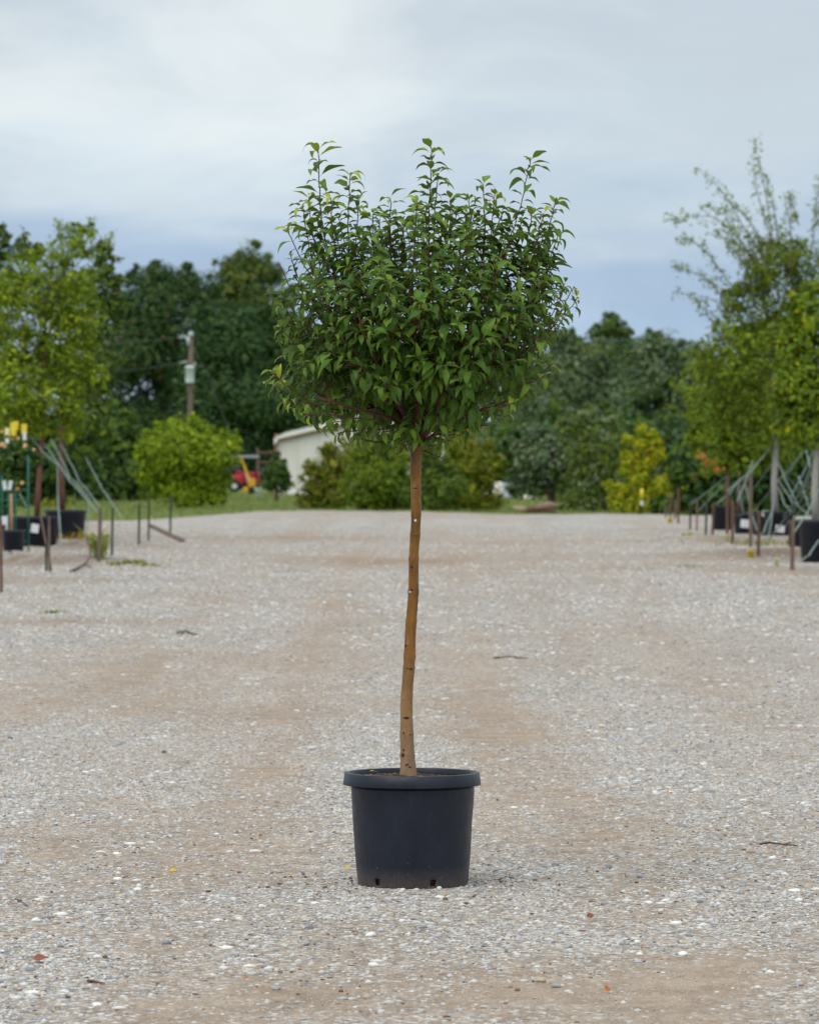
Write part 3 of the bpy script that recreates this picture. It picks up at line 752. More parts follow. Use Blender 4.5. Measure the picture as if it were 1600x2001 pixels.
def ctree(label, px, d, pot_w, pot_h, trunk_pts, blobs, mats, leaf, dens, tmat, tr, seed, sprays=(), straps=(), labelpx=None, group=None, **kw):
    r = np.random.default_rng(2000 + seed)
    t = thing('container_tree', gpt(px, d), label, 'tree', group)
    top, Rt, h = bigpot(t, px, d, pot_w, pot_h)
    pts = [W(x, y, d) for x, y in trunk_pts]; pts[0] = Vector((pts[0].x, d, top.z - .05))
    mb = MB(); n = len(pts); mb.tube(pts, [tr * (1.15 - .75 * i / (n - 1)) for i in range(n)], 10)
    trunk = mb.build('trunk', M[tmat], t, True)
    rr = random.Random(seed)
    for b in blobs[:8]:
        e = W(b[0], b[1], d); s = pts[-2].lerp(pts[1], rr.uniform(0, .4))
        l = MB(); l.tube([s, s.lerp(e, .5) + Vector((0, 0, -.04)), e], [tr * .4, tr * .28, tr * .1], 6); l.build('limb', M['bark'], trunk, True)
    me = crown_mesh('crown', blobs, d, [M[m] for m in mats], leaf, dens, r, **kw)
    link('crown', me, t)
    for sp in sprays:
        P = [W(x, y, d + sp[1]) for x, y in sp[0]]
        # smooth the spray
        Q = []
        for i in range(len(P) - 1):
            for k in range(6): Q.append(P[i].lerp(P[i + 1], k / 6))
        Q.append(P[-1])
        for _ in range(3): Q = [Q[0]] + [(Q[i - 1] + Q[i] * 2 + Q[i + 1]) / 4 for i in range(1, len(Q) - 1)] + [Q[-1]]
        l = MB(); l.tube(Q, [.012 * (1 - .75 * i / (len(Q) - 1)) for i in range(len(Q))], 5); 
        lo = l.build('branch', M['bark'], t, True)
        C = []
        for i in range(2, len(Q)):
            f = i / len(Q)
            for _ in range(sp[2]):
                if rr.random() < .45: continue
                sd = Vector((rr.gauss(0, 1), rr.gauss(0, 1), rr.gauss(-.1, .7))).normalized() * rr.uniform(.05, sp[3])
                for q in range(rr.choice((1, 3, 4, 6))):
                    C.append(Q[i] + sd + Vector([rr.gauss(0, .035) for _ in range(3)]))
        C = np.array([c[:] for c in C]); nn = r.normal(0, 1, C.shape) + np.array([0, 0, .8]); nn /= np.linalg.norm(nn, axis=1, keepdims=True)
        link('leaves', quads_mesh('leaves', leaf_quads(C, nn, np.full(len(C), leaf * .85), r, .5), np.arange(4 * len(C)).reshape(-1, 4), [M[m] for m in mats], r.integers(0, len(mats), len(C))), lo)
    for a in straps: strap(t, W(a[0], a[1], d + a[4]), W(a[2], a[3], d + a[5]))
    if labelpx:
        c = W(labelpx[0], labelpx[1], d) ; c.y = d - Rt - .03
        mb = MB(); mb.box(c, (labelpx[2] / FPX * d, .004, labelpx[3] / FPX * d), rot=Matrix.Rotation(R(labelpx[4] if len(labelpx) > 4 else 0), 3, 'Y')); mb.build('tag', M['white'], t)
    return t

nurs = 'large trees growing in black nursery containers'
ctree('tall yellow green maple in a black container near the left edge', 66, 69, 104, 60,
      [(72, 1008), (75, 950), (80, 880), (84, 800), (86, 700), (90, 600), (105, 500)],
      [(90, 560, 62), (120, 500, 45), (60, 600, 60), (150, 470, 34), (140, 560, 48), (40, 700, 70), (110, 690, 62), (20, 790, 68), (100, 790, 62), (150, 650, 45), (60, 530, 40), (165, 690, 30), (30, 620, 45), (140, 730, 42), (70, 830, 36), (130, 830, 30), (175, 450, 14), (150, 445, 12), (10, 850, 30), (170, 620, 34), (0, 560, 50), (-10, 680, 60), (185, 740, 26), (60, 760, 60), (100, 640, 50), (140, 800, 40)],
      ['lime1', 'lime2', 'mid2', 'olive1'], .075, .56, 'redbark', .045, 1, loose=.26, group=nurs, weights=[2.6, .9, 5, 1.5], nclump=16, core=False,
      straps=[(85, 865, 190, 1000, 0, -3), (57, 850, 112, 908, 0, -1), (112, 908, 113, 970, -1, -1), (113, 970, 120, 1066, -1, -2.2)],
      labelpx=(73, 1032, 15, 17, 8), sprays=[([(150, 470), (175, 445), (178, 423)], 0, 3, .09), ([(120, 480), (120, 455), (116, 435)], 0, 3, .09), ([(170, 490), (205, 470), (222, 458)], 0, 3, .08)])
ctree('darker green container maple standing behind the left yellow green maple', 128, 76, 84, 58,
      [(121, 1000), (120, 950), (121, 880), (124, 780), (130, 680), (135, 600)],
      [(180, 560, 45), (190, 500, 26), (210, 600, 26), (190, 640, 40), (200, 700, 40), (185, 770, 45), (160, 830, 50), (215, 545, 20), (165, 880, 30), (200, 840, 24), (205, 480, 12), (130, 600, 50), (130, 720, 60), (60, 500, 20), (45, 480, 14), (75, 490, 12)],
      ['mid1', 'mid2', 'oak3', 'oak2'], .11, .5, 'redbark', .06, 2, loose=.25, group=nurs, weights=[3, 2, 3, 2], nclump=15,
      straps=[(100, 858, 175, 975, -.3, -4), (175, 975, 166, 1062, -4, -4.5), (160, 880, 238, 1012, 0, -2), (118, 865, 195, 990, 0, -3)],
      sprays=[([(200, 560), (225, 590), (248, 603)], 0, 3, .09), ([(195, 500), (215, 490), (226, 470)], 0, 3, .08), ([(60, 540), (50, 490), (45, 450)], -.5, 3, .1), ([(200, 530), (222, 512), (232, 500)], 0, 3, .08)])
ctree('dark leafy container tree cut off by the left edge of the picture', -30, 74, 90, 58,
      [(-28, 1000), (-28, 900), (-26, 800), (-20, 650), (-10, 560)],
      [(-20, 560, 50), (0, 500, 26), (5, 570, 34), (-20, 680, 60), (-20, 780, 60), (10, 470, 12), (25, 500, 14), (-5, 455, 14)],
      ['oak3', 'mid1', 'oak2'], .11, .5, 'bark', .06, 3, loose=.25, group=nurs, nclump=15,
      sprays=[([(0, 520), (5, 480), (2, 440)], 0, 3, .08), ([(20, 530), (38, 480), (45, 455)], 0, 3, .08)])
ctree('tallest airy container tree on the right, long sprays reaching up and left', 1522, 74, 62, 50,
      [(1514, 1010), (1512, 940), (1516, 870), (1510, 760), (1500, 640), (1490, 520)],
      [(1475, 620, 66), (1440, 700, 66), (1500, 520, 48), (1420, 770, 58), (1520, 680, 60), (1470, 770, 64), (1545, 500, 34), (1530, 580, 50), (1465, 570, 30), (1480, 520, 20), (1400, 720, 34), (1580, 520, 45), (1500, 830, 55), (1400, 670, 30), (1390, 810, 40), (1440, 640, 40), (1580, 600, 50), (1550, 820, 50), (1430, 590, 24)],
      ['mid2', 'olive1', 'lime1', 'mid1'], .075, .66, 'wrap', .055, 4, loose=.27, group=nurs, weights=[3, 4, 1.6, 2], nclump=16, core=False,
      sprays=[([(1500, 560), (1450, 470), (1395, 420), (1340, 425), (1302, 430)], 0, 6, .16), ([(1490, 500), (1450, 440), (1410, 370), (1357, 325)], .2, 4, .09),
              ([(1510, 480), (1500, 400), (1485, 330), (1472, 268)], -.2, 5, .10), ([(1440, 620), (1390, 550), (1340, 525), (1318, 520)], -.1, 5, .12),
              ([(1430, 560), (1380, 490), (1345, 465), (1322, 470)], .1, 5, .12), ([(1500, 450), (1480, 380), (1468, 320)], .1, 4, .1), ([(1470, 560), (1450, 480), (1420, 410), (1375, 400)], .3, 5, .12),
              ([(1560, 440), (1550, 400), (1546, 372)], .1, 4, .08), ([(1590, 420), (1598, 380), (1602, 340)], 0, 4, .08), ([(1420, 680), (1380, 610), (1355, 580)], .1, 4, .1),
              ([(1400, 720), (1350, 720), (1318, 735)], -.1, 4, .1), ([(1520, 470), (1512, 400), (1495, 350)], .1, 5, .1), ([(1400, 700), (1360, 680), (1335, 690)], 0, 4, .1)] + AIRY,
      straps=[(1512, 900, 1445, 985, 0, 2), (1514, 930, 1585, 1010, 0, -2), (1512, 990, 1470, 1060, 0, -4), (1516, 905, 1600, 1000, 0, 1), (1513, 950, 1440, 1010, 0, 3), (1510, 868, 1420, 960, 0, -2), (1518, 940, 1570, 880, 0, 1), (1513, 960, 1500, 1060, 0, -2), (1520, 950, 1545, 1000, 0, -3), (1510, 880, 1560, 990, 0, -1)],
      labelpx=(1521, 1033, 18, 14, 6))
ctree('bright green container tree cut off by the right edge of the picture', 1607, 60, 98, 86,
      [(1594, 1010), (1592, 960), (1595, 900), (1600, 800), (1600, 700)],
      [(1600, 620, 60), (1570, 680, 48), (1590, 760, 68), (1545, 750, 42), (1610, 840, 62), (1560, 830, 45), (1550, 680, 25), (1640, 700, 80), (1640, 800, 80), (1560, 600, 22), (1590, 560, 22), (1530, 790, 25)],
      ['lime1', 'mid2', 'mid1', 'yel1'], .085, .5, 'wrap', .055, 5, loose=.25, group=nurs, weights=[3, 4, 2, .7], nclump=16,
      straps=[(1596, 920, 1550, 1000, 0, 2), (1592, 960, 1510, 1040, 0, 8), (1596, 890, 1640, 1040, 0, 0), (1594, 900, 1555, 955, 0, 4), (1600, 880, 1530, 1010, 0, 3), (1590, 900, 1502, 1055, 0, 6), (1610, 940, 1545, 1050, 0, -1), (1600, 1055, 1560, 1100, -1, -2), (1575, 880, 1600, 960, 2, 0), (1560, 930, 1600, 1010, 3, 0), (1545, 970, 1590, 880, 2, 2)])
ctree('feathery olive container tree with a rusty leaf cluster on its low branches', 1412, 84, 44, 50,
      [(1422, 1000), (1421, 950), (1420, 900), (1418, 820)],
      [(1400, 790, 40), (1380, 820, 30), (1410, 850, 38), (1370, 780, 25), (1380, 720, 30), (1375, 860, 30), (1430, 900, 30), (1400, 900, 28), (1360, 810, 18), (1440, 830, 40), (1350, 780, 14)],
      ['mid2', 'olive1', 'lime1', 'lime2'], .085, .8, 'redbark', .05, 6, loose=.27, group=nurs, nclump=14,
      straps=[(1420, 930, 1350, 985, 0, 0), (1425, 935, 1362, 1000, 0, 0)], sprays=[([(1400, 850), (1380, 920), (1345, 945)], -.2, 5, .1), ([(1370, 770), (1335, 760), (1310, 745)], 0, 5, .1), ([(1360, 820), (1330, 800), (1300, 790)], 0, 4, .1)])
ctree('dark crowned container tree between the airy tree and the feathery one', 1462, 80, 62, 42,
      [(1445, 1000), (1446, 950), (1448, 900), (1450, 850)],
      [(1450, 860, 45), (1490, 870, 42), (1410, 880, 30), (1470, 900, 35), (1520, 880, 35), (1440, 810, 40), (1450, 740, 58), (1520, 730, 60), (1400, 760, 40), (1490, 800, 55), (1470, 670, 45), (1540, 800, 50), (1540, 660, 40)],
      ['mid2', 'mid1', 'olive1', 'lime1'], .09, .7, 'bark', .065, 7, loose=.26, group=nurs, nclump=14,
      straps=[(1470, 900, 1440, 980, -1, -3), (1450, 930, 1400, 985, 0, -2), (1455, 940, 1480, 1040, 0, -4), (1440, 940, 1452, 1000, -1, -1)], labelpx=(1453, 1023, 18, 16, 4))
# extra stock pots in the right row
for (px, d, w_, h_, lab, lp) in ((1494, 78, 50, 46, 'black nursery pot with white tag between the two pale wrapped trunks', (1493, 1003, 13, 11)),
                                 (1560, 66, 44, 62, 'tall black nursery pot just left of the biggest pot at the right edge', None)):
    t_ = thing('nursery_pot', gpt(px, d), lab, 'pot', 'stock pots in the right row')
    top, Rt, h = bigpot(t_, px, d, w_, h_, 'body')
    if lp:
        c = W(lp[0], lp[1], d); c.y = d - Rt - .03
        mb = MB(); mb.box(c, (lp[2] / FPX * d, .004, lp[3] / FPX * d)); mb.build('tag', M['white'], t_)
# rusty leaf cluster
r = np.random.default_rng(8)
rt = bpy.data.objects
for o in list(col.objects):
    if o.get('label', '').startswith('feathery olive container'):
        C = []
        for (px, py, rp) in ((1383, 897, 7), (1395, 884, 6), (1378, 905, 5), (1403, 915, 6), (1369, 889, 4), (1390, 905, 7), (1412, 884, 4)):
            c = np.array(W(px, py, 83.2)); C.append(c + r.normal(0, rp / FPX * 83, (9, 3)))
        C = np.concatenate(C); nn = r.normal(0, 1, C.shape) + np.array([0, -.6, .6]); nn /= np.linalg.norm(nn, axis=1, keepdims=True)
        x = link('dead_leaves', quads_mesh('dead_leaves', leaf_quads(C, nn, np.full(len(C), .10), r, .6), np.arange(4 * len(C)).reshape(-1, 4), [M['rust1']]), o)
        x['label'] = 'rusty dead leaf cluster'

# ------------------------------------------------------------------ stakes and posts
stakes = [  # px top, py top, px base, py base, material, width m, label, cap
    (96, 1010, 96, 1121, 'wood', .030, 'pale wooden stake nearest the road on the left, in front of the black pots', None),
    (90, 1062, 90, 1122, 'greenpost', .030, 'short green post touching the pale wooden stake on the left', None),
    (79, 1005, 105, 1120, 'wood', .028, 'wooden stake leaning across the pale one in front of the left pots', None),
    (1, 1015, 3, 1158, 'brownwood', .035, 'brown stake cut by the left edge of the picture', None),
    (196, 993, 193, 1100, 'wood', .052, 'thick grey stake with weeds climbing it, left side of the track', None),
    (220, 993, 218, 1094, 'greenpost', .036, 'green metal post just right of the thick grey stake', None),
    (272, 984, 271, 1069, 'greenpost', .036, 'green post standing alone in front of the bushy green tree', None),
    (291, 978, 290, 1064, 'greenpost', .034, 'green post with a board leaning on its foot', None),
    (334, 968, 332, 1042, 'greenpost', .040, 'green post in front of the lime round tree', None),
    (1301, 990, 1301, 1012, 'wood', .04, 'leftmost short stake in the far right cluster', None),
    (1310, 965, 1309, 1014, 'brownwood', .045, 'brown stake standing over a yellow cap by the yellow tree', None),
    (1319, 978, 1318, 1018, 'wood', .045, 'grey stake in the middle of the far right cluster', None),
    (1325, 955, 1325, 1023, 'brownwood', .05, 'tallest stake of the far right cluster beside the yellow tree', None),
    (1349, 977, 1348, 1035, 'greenpost', .040, 'dark stake alone between the far cluster and the right pots', None),
    (1362, 975, 1361, 1036, 'wood', .036, 'grey stake just right of the lone dark stake', None),
    (1381, 980, 1378, 1050, 'greenpost', .042, 'green post in front of the feathery olive tree', None),
    (1394, 984, 1391, 1051, 'brownwood', .042, 'brown stake against the left side of the first right pot', None),
    (1420, 932, 1421, 1060, 'brownwood', .046, 'tall brown stake with a pale yellow cup at its foot', None),
    (1431, 980, 1431, 1062, 'brownwood', .050, 'reddish brown stake beside the white tag', None),
    (1466, 925, 1467, 1080, 'wood', .056, 'tall grey stake tied with straps, bright yellow cup at its foot', None),
    (1483, 1000, 1481, 1093, 'brownwood', .046, 'brown stake just right of the bright yellow cup', None),
    (1549, 1018, 1547, 1119, 'wood', .052, 'weathered stake nearest the track on the right', None),
    (1255, 985, 1255, 1004, 'greenpost', .03, 'thin marker stake with yellow top before the yellow tree', 'y'),
]
for (x0, y0, x1, y1, mm, w, lab, cap) in stakes:
    b = GP(x1, y1); b.z = float(gz(b.x, b.y)) - .15
    d = b.y; tp = W(x0, y0, d)
    if cap: tp = W(x0, 972, d)
    t_ = thing('stake', b, lab, 'stake', 'stakes along the container rows')
    mb = MB()
    if mm == 'greenpost':
        # T-section steel post with studs
        mb.tube([b, tp], w * .42, 6)
        ax = (tp - b).normalized(); L = (tp - b).length
        mb.box(b.lerp(tp, .5) + Vector((0, w * .45, 0)), (w, .006, L * .98), rot=Vector((0, 0, 1)).rotation_difference(ax).to_matrix())
        o = mb.build('shaft', M[mm], t_)
        s = MB()
        for k in range(12):
            s.box(b.lerp(tp, .2 + .065 * k) + Vector((0, -w * .5, 0)), (w * .4, .012, .02))
        s.build('stud_strip', M[mm], t_)
        if not cap:
            c = MB(); c.box(tp - Vector((w * .35, 0, L * .18)), (w * .35, w, L * .3)); 
            c.build('wood_backing', M['brownwood'], t_)
    else:
        ax = (tp - b).normalized(); L = (tp - b).length; rm = Vector((0, 0, 1)).rotation_difference(ax).to_matrix()
        mb.box(b.lerp(tp, .5), (w, w * .8, L), rot=rm)
        o = mb.build('shaft', M[mm], t_, bevel=.004)
        c = MB(); c.tube([tp - ax * .02, tp + ax * .012], [w * .52, w * .40], 8); c.build('worn_top', M['wood'], t_)
    if cap:
        c = MB(); c.tube([W(1254, 975, d - .03), W(1254, 955, d - .03)], [.045, .045], 10); c.build('cap', M['yellow'], t_, True)
        c = MB(); c.box(W(1254, 983, d - .05), (.08, .01, .13)); c.build('tag', M['white'], t_)
def cup(px, py, r0, h, m, lab):
    b = GP(px, py); b.z = float(gz(b.x, b.y)) - .005
    mb = MB(); mb.lathe([(r0 * .05, 0), (r0 * .75, .0), (r0, h * .9), (r0 * 1.25, h * .92), (r0 * 1.25, h), (r0 * .85, h), (r0 * .6, .01)], b, 14)
    tag(mb.build('cup', M[m], None, True), lab, 'cup', 'small plastic cups at the stakes')
cup(1309, 1023, .06, .12, 'yellow', 'small yellow cup by the far right stake cluster')
cup(1336, 1051, .045, .10, 'cream', 'pale yellow cup on the gravel edge, left one of a pair')
cup(1348, 1052, .05, .10, 'yellow', 'yellow cup on the gravel edge, right one of a pair')
cup(1421, 1061, .04, .15, 'cream', 'pale yellow cup at the foot of the tall brown stake')
cup(1467, 1094, .05, .11, 'yellow', 'bright yellow cup at the foot of the tall strapped stake')
cup(1518, 1116, .03, .11, 'cream', 'pale cup standing nearest the track on the right')

# leaning board, branch on the ground
def gpl(px, py, up=0.0):
    b = GP(px, py); b.z = float(gz(b.x, b.y)) + up; return b
mb = MB(); a, b = gpl(359, 1062, .03), W(293, 1027, gpl(293, 1060).y)
rm = Vector((0, 0, 1)).rotation_difference((b - a).normalized()).to_matrix()
mb.box(a.lerp(b, .5), (.07, .03, (b - a).length), rot=rm)
tag(mb.build('board', M['wood'], None, False, .003), 'weathered board leaning from the ground against a green post', 'board')
def stick(pts, rad, m, lab, name='branch', forks=()):
    mb = MB(); P = [gpl(x, y, rad * .8 + u) for x, y, u in pts]
    mb.tube(P, [rad * (1 - .5 * i / (len(P) - 1)) for i in range(len(P))], 7)
    for (i, x, y, u) in forks: mb.tube([P[i], gpl(x, y, u)], [rad * .6, rad * .3], 5)
    return tag(mb.build(name, M[m], None, True), lab, 'stick')
stick([(138, 1121, 0), (152, 1115, .01), (166, 1108, .03), (177, 1101, .08)], .022, 'bark', 'dark curved fallen branch on the ridge beside the thick grey stake', forks=[(2, 178, 1112, .01)])
stick([(1485, 1653, 0), (1505, 1652, .004), (1530, 1655, .003), (1558, 1656, 0)], .0045, 'brownwood', 'thin brown twig lying on the gravel, right of the pot', 'twig', forks=[(2, 1545, 1650, .004)])
stick([(346, 1240, 0), (362, 1238, .01), (375, 1243, .006), (391, 1245, 0)], .010, 'bark', 'dark twig lying on the gravel far left of the trunk', 'twig', forks=[(1, 350, 1246, .01)])
stick([(172, 1921, 0), (186, 1924, .002), (204, 1926, 0)], .0045, 'redbark', 'reddish twig on the white gravel at the lower left', 'twig')
stick([(30, 1760, 0), (42, 1768, .003), (54, 1775, 0)], .003, 'bark', 'thin grey twig near the left edge of the gravel', 'twig')
stick([(965, 1287, 0), (990, 1286, .008), (1030, 1288, 0)], .007, 'bark', 'thin dark twig on the track right of the trunk', 'twig')

# ------------------------------------------------------------------ rose standard at the far left
r = np.random.default_rng(12)
d = 62.0
t_ = thing('rose_bush', gpt(26, d), 'potted rose with yellow tags, pink blooms and green frame at the far left', 'rose bush')
bigpot(t_, 26, 61, 46, 52)
me = crown_mesh('foliage', [(20, 885, 30), (45, 890, 28), (0, 900, 32), (35, 920, 26), (10, 930, 26), (58, 905, 18), (30, 950, 22), (45, 975, 18), (12, 985, 20)], d, [M['oak1'], M['mid1'], M['oak2']], .07, .9, r, loose=.24, nclump=14)
link('foliage', me, t_)
for i, (px, py, m, w, h) in enumerate(((14, 846, 'cream', 9, 20), (26, 838, 'yellow', 11, 26), (31, 832, 'yellow', 10, 18), (47, 837, 'yellow', 11, 18))):
    mb = MB(); mb.box(W(px, py, d - .5 + i * .05), (w / FPX * d, .006, h / FPX * d)); mb.build('flag_tag', M[m], t_)
for (px, py) in ((14, 858), (48, 852)):
    mb = MB(); mb.box(W(px, py, d - .5), (7 / FPX * d, .006, 16 / FPX * d)); mb.build('flag_tag', M['white'], t_)
for (px, py, s) in ((4, 868, 6), (49, 870, 6), (66, 878, 4), (4, 843, 4), (36, 856, 4), (10, 872, 4), (24, 858, 3), (43, 943, 5)):
    c = W(px, py, d - .4); mb = MB()
    for q in range(9):
        an = q * 2.4; rr2 = s / FPX * d * (.35 + .65 * q / 9)
        p0 = c + Vector((math.cos(an) * rr2 * .6, -.02, math.sin(an) * rr2 * .6)); u = Vector((math.cos(an), -.3, math.sin(an))) * rr2 * .5; v = Vector((-math.sin(an), 0, math.cos(an))) * rr2 * .45
        mb.add([p0 - u, p0 - v - Vector((0, .01, 0)), p0 + u, p0 + v - Vector((0, .01, 0))], [(0, 1, 2, 3)])
    mb.build('bloom', M['pink'], t_)
for (px, py, w, h, rot) in ((9, 948, 7, 18, -8), (20, 948, 7, 18, 10), (9, 1017, 12, 16, 0), (9, 1047, 10, 14, 0)):
    mb = MB(); mb.box(W(px, py, d - .55), (w / FPX * d, .005, h / FPX * d), rot=Matrix.Rotation(R(rot), 3, 'Y')); mb.build('tag', M['white'], t_)
mb = MB(); mb.box(W(34, 955, d - .5), (7 / FPX * d, .01, 6 / FPX * d)); mb.build('tag', mat('orange plastic', (.7, .2, .03), .5), t_)
M['teal'] = varied('teal painted metal', (.01, .12, .09), (.02, .19, .14), .5, 20)
for (a, b) in (((4, 930), (4, 1045)), ((17, 940), (17, 1050)), ((55, 890), (56, 1092)), ((30, 960), (30, 1050)), ((3, 960), (52, 957)), ((2, 978), (50, 976)), ((-20, 1060), (52, 1058))):
    mb = MB(); mb.tube([W(*a, d - .5), W(*b, d - .5)], .012, 6); mb.build('frame_rod', M['teal'], t_, True)
mb = MB(); mb.tube([W(22, 965, d - .52), W(23, 1055, d - .52)], .022, 8); mb.build('cane', varied('bamboo cane', (.36, .22, .12), (.48, .32, .18), .6, 5), t_, True)
mb = MB(); mb.tube([W(38, 965, d - .5), W(52, 990, d - .5)], .014, 6, squash=.4); mb.build('tie_strap', M['strap'], t_)

# weeds
def weed(px, py, n, h, mats, lab, w=.01, sp=.1, seed=0):
    r = np.random.default_rng(seed + 300); b = gpl(px, py)
    mb = MB()
    for i in range(n):
        an = r.uniform(0, 6.28); st = b + Vector((r.normal(0, sp), r.normal(0, sp), -.01)); l = h * r.uniform(.4, 1.1)
        o = Vector((math.cos(an), math.sin(an), 0)); s = Vector((-math.sin(an), math.cos(an), 0)) * w
        p1 = st + o * l * .25 + Vector((0, 0, l * .6)); p2 = st + o * l * .7 + Vector((0, 0, l * r.uniform(.5, 1)))
        mb.add([st - s * .5, st + s * .5, p1 + s, p1 - s], [(0, 1, 2, 3)], int(r.integers(0, len(mats)))); mb.add([p1 - s, p1 + s, p2], [(0, 1, 2)], 0)
    return tag(mb.build('weed', [M[m] for m in mats], None), lab, 'weed', 'weeds growing in the gravel')
weed(194, 1098, 60, .55, ['olive2', 'mid2'], 'tall pale weeds climbing the thick grey stake', .014, .05, 1)
weed(230, 1104, 35, .10, ['olive1', 'olive2'], 'low weed patch at the foot of the left green post', .012, .10, 2)
weed(261, 1102, 50, .10, ['olive2', 'olive1'], 'green weed tuft on the gravel ridge left of the track', .014, .09, 3)
weed(288, 1105, 50, .08, ['olive2', 'blade2'], 'yellowish weed tuft at the right end of the left ridge', .014, .14, 4)
weed(99, 1198, 40, .06, ['mid2', 'olive2'], 'small weed alone in the gravel at far left', .009, .06, 5)
weed(1347, 1107, 50, .05, ['mid2', 'olive2'], 'flat green weed in the gravel, right side of the track', .01, .10, 6)
weed(150, 1065, 60, .2, ['olive2', 'rust1'], 'dry brown weeds right of the black pots on the left', .014, .22, 7)
weed(100, 990, 60, .35, ['olive2', 'mid2'], 'olive weeds behind the left black pots', .02, .25, 8)
weed(1500, 1066, 70, .16, ['olive2', 'mid2'], 'dry weeds in front of the white tagged pots on the right', .014, .4, 9)

# ------------------------------------------------------------------ building, pole, tractor, far yard things
d = 172.0
wallm = varied('cream ribbed sheet metal', (.74, .71, .68), (.80, .775, .75), .5, 1.2, .3, 0, (1, 1, .4))
trimw = varied('white roof trim', (.74, .72, .70), (.80, .78, .76), .5, 2)
redtrim_shade = varied('rust red trim and roof edge shade', (.32, .13, .10), (.40, .18, .14), .6, 3)  # corner trim colour, shared with the painted shade line under the roof
x0, x1 = (541 - 800) / FPX * d, (872 - 800) / FPX * d
zb_ = float(gbase(d)) - .1; ze = H + (HOR - 858) / FPX * d; xr = (x0 + x1) / 2; zr = H + (HOR - 820) / FPX * d
bt = thing('metal_building', (xr, d, zb_), 'cream metal building with white roof edge behind the shrubs', 'building')
nP = 8
for i in range(nP):
    a, b = x0 + (x1 - x0) * i / nP, x0 + (x1 - x0) * (i + 1) / nP - .012
    mb = MB(); zt = lambda x: ze + (zr - ze) * (1 - abs(x - xr) / (xr - x0))
    K = 12
    for k in range(K):
        u0, u1 = a + (b - a) * k / K, a + (b - a) * (k + 1) / K
        off = -.012 if k % 6 == 0 else 0
        mb.add([(u0, d + off, zb_), (u1, d + off, zb_), (u1, d + off, zt(u1) - .02), (u0, d + off, zt(u0) - .02)], [(0, 1, 2, 3)])
        mb.add([(u1, d, zb_), (u1, d - .012, zb_), (u1, d - .012, zt(u1) - .02), (u1, d, zt(u1) - .02)], [(0, 1, 2, 3)])
    mb.build('wall_panel', wallm, bt)
mb = MB(); mb.box((x0 + .04, d + 5.1, (zb_ + ze) / 2), (.06, 10, ze - zb_)); mb.box((x1 - .04, d + 5.1, (zb_ + ze) / 2), (.06, 10, ze - zb_)); mb.box((xr, d + 10, (zb_ + ze) / 2), (x1 - x0, .06, ze - zb_)); mb.build('side_wall', wallm, bt)
for (xa, s) in ((x0 - .12, -1), (x1 + .12, 1)):
    mb = MB(); th = .22
    zlo = ze - .03
    P = [(xa - s * .02, zlo - .22), (xa + -s * .2, zlo + .04), (xr, zr), (xr, zr + th), (xa - s * .5, zlo + th + .09), (xa - s * .18, zlo + th * .75), (xa, zlo + th * .2)]
    nP_ = len(P)
    mb.add([(p[0], d - .25, p[1]) for p in P] + [(p[0], d + 10.3, p[1]) for p in P], [tuple(range(nP_)), tuple(range(2 * nP_ - 1, nP_ - 1, -1))] + [(i, i + nP_, (i + 1) % nP_ + nP_, (i + 1) % nP_) for i in range(nP_)])
    mb.build('roof', trimw, bt)
    mb = MB(); P = [(xa, zlo - .11), (xr, zr - .11), (xr, zr - .005), (xa, zlo - .005)]
    mb.add([(p[0], d - .16, p[1]) for p in P] + [(p[0], d - .06, p[1]) for p in P], [(0, 1, 2, 3), (4, 7, 6, 5), (0, 4, 5, 1), (2, 6, 7, 3)])
    mb.build('rake_shade', redtrim_shade, bt)  # strip standing in for the red-brown shade line below the roof edge
mb = MB(); mb.box((x0 - .02, d - .06, (ze + zb_) / 2 + .9), (.12, .1, (ze - zb_) * .42)); mb.build('corner_trim', redtrim_shade, bt)
mb = MB(); mb.box((x0 + .6, d - .35, zb_ + .16), (1.1, .5, .14)); mb.build('base_slab', trimw, bt, bevel=.02)

d = 196.0
polem = varied('grey brown pole wood', (.13, .09, .075), (.21, .15, .135), .85, 3, .1, 0, (4, 4, .3))
steel = varied('galvanised grey', (.42, .45, .47), (.52, .55, .57), .5, 3, .4)
b = gpt(371, d)
pt = thing('utility_pole', b, 'wooden utility pole with a pale grey transformer and wires', 'utility pole')
mb = MB(); mb.tube([b - Vector((0, 0, .3)), W(373, 655, d)], [.15, .10], 12); mb.build('pole', polem, pt, True)
mb = MB(); mb.tube([W(373, 657, d), W(373, 648, d)], [.15, .08], 12); mb.build('pole_cap', steel, pt, True)
mb = MB(); mb.lathe([(.02, 0), (.20, .0), (.205, .05), (.205, .68), (.23, .69), (.23, .73), (.14, .79), (.02, .8)], W(371, 748, d - .32), 18); tf = mb.build('transformer', varied('transformer paint', (.58, .64, .68), (.66, .72, .76), .4, 2), pt, True)
mb = MB(); mb.tube([W(378, 716, d - .3), W(382, 708, d - .3)], .04, 8); mb.build('bushing', steel, tf, True)
mb = MB(); mb.tube([W(349, 659, d), W(362, 657, d), W(368, 665, d)], .045, 8); mb.tube([W(368, 658, d - .1), W(368, 675, d - .1)], .08, 8); mb.build('cutout_arm', steel, pt, True)
mb = MB(); mb.tube([W(366, 706, d - .1), W(352, 709, d - .1)], .035, 8); mb.build('line_bracket', steel, pt, True)
wire = varied('dull cable', (.09, .10, .10), (.13, .14, .14), .6, 3)
for pts in (((349, 659), (270, 668), (190, 669), (0, 655), (-300, 600)), ((352, 709), (270, 722), (180, 727), (0, 722), (-300, 690)), ((376, 672), (388, 700), (405, 735), (440, 820), (470, 900))):
    mb = MB(); mb.tube([W(x, y, d - .05) for x, y in pts], .014, 5); mb.build('wire', wire, pt, True)

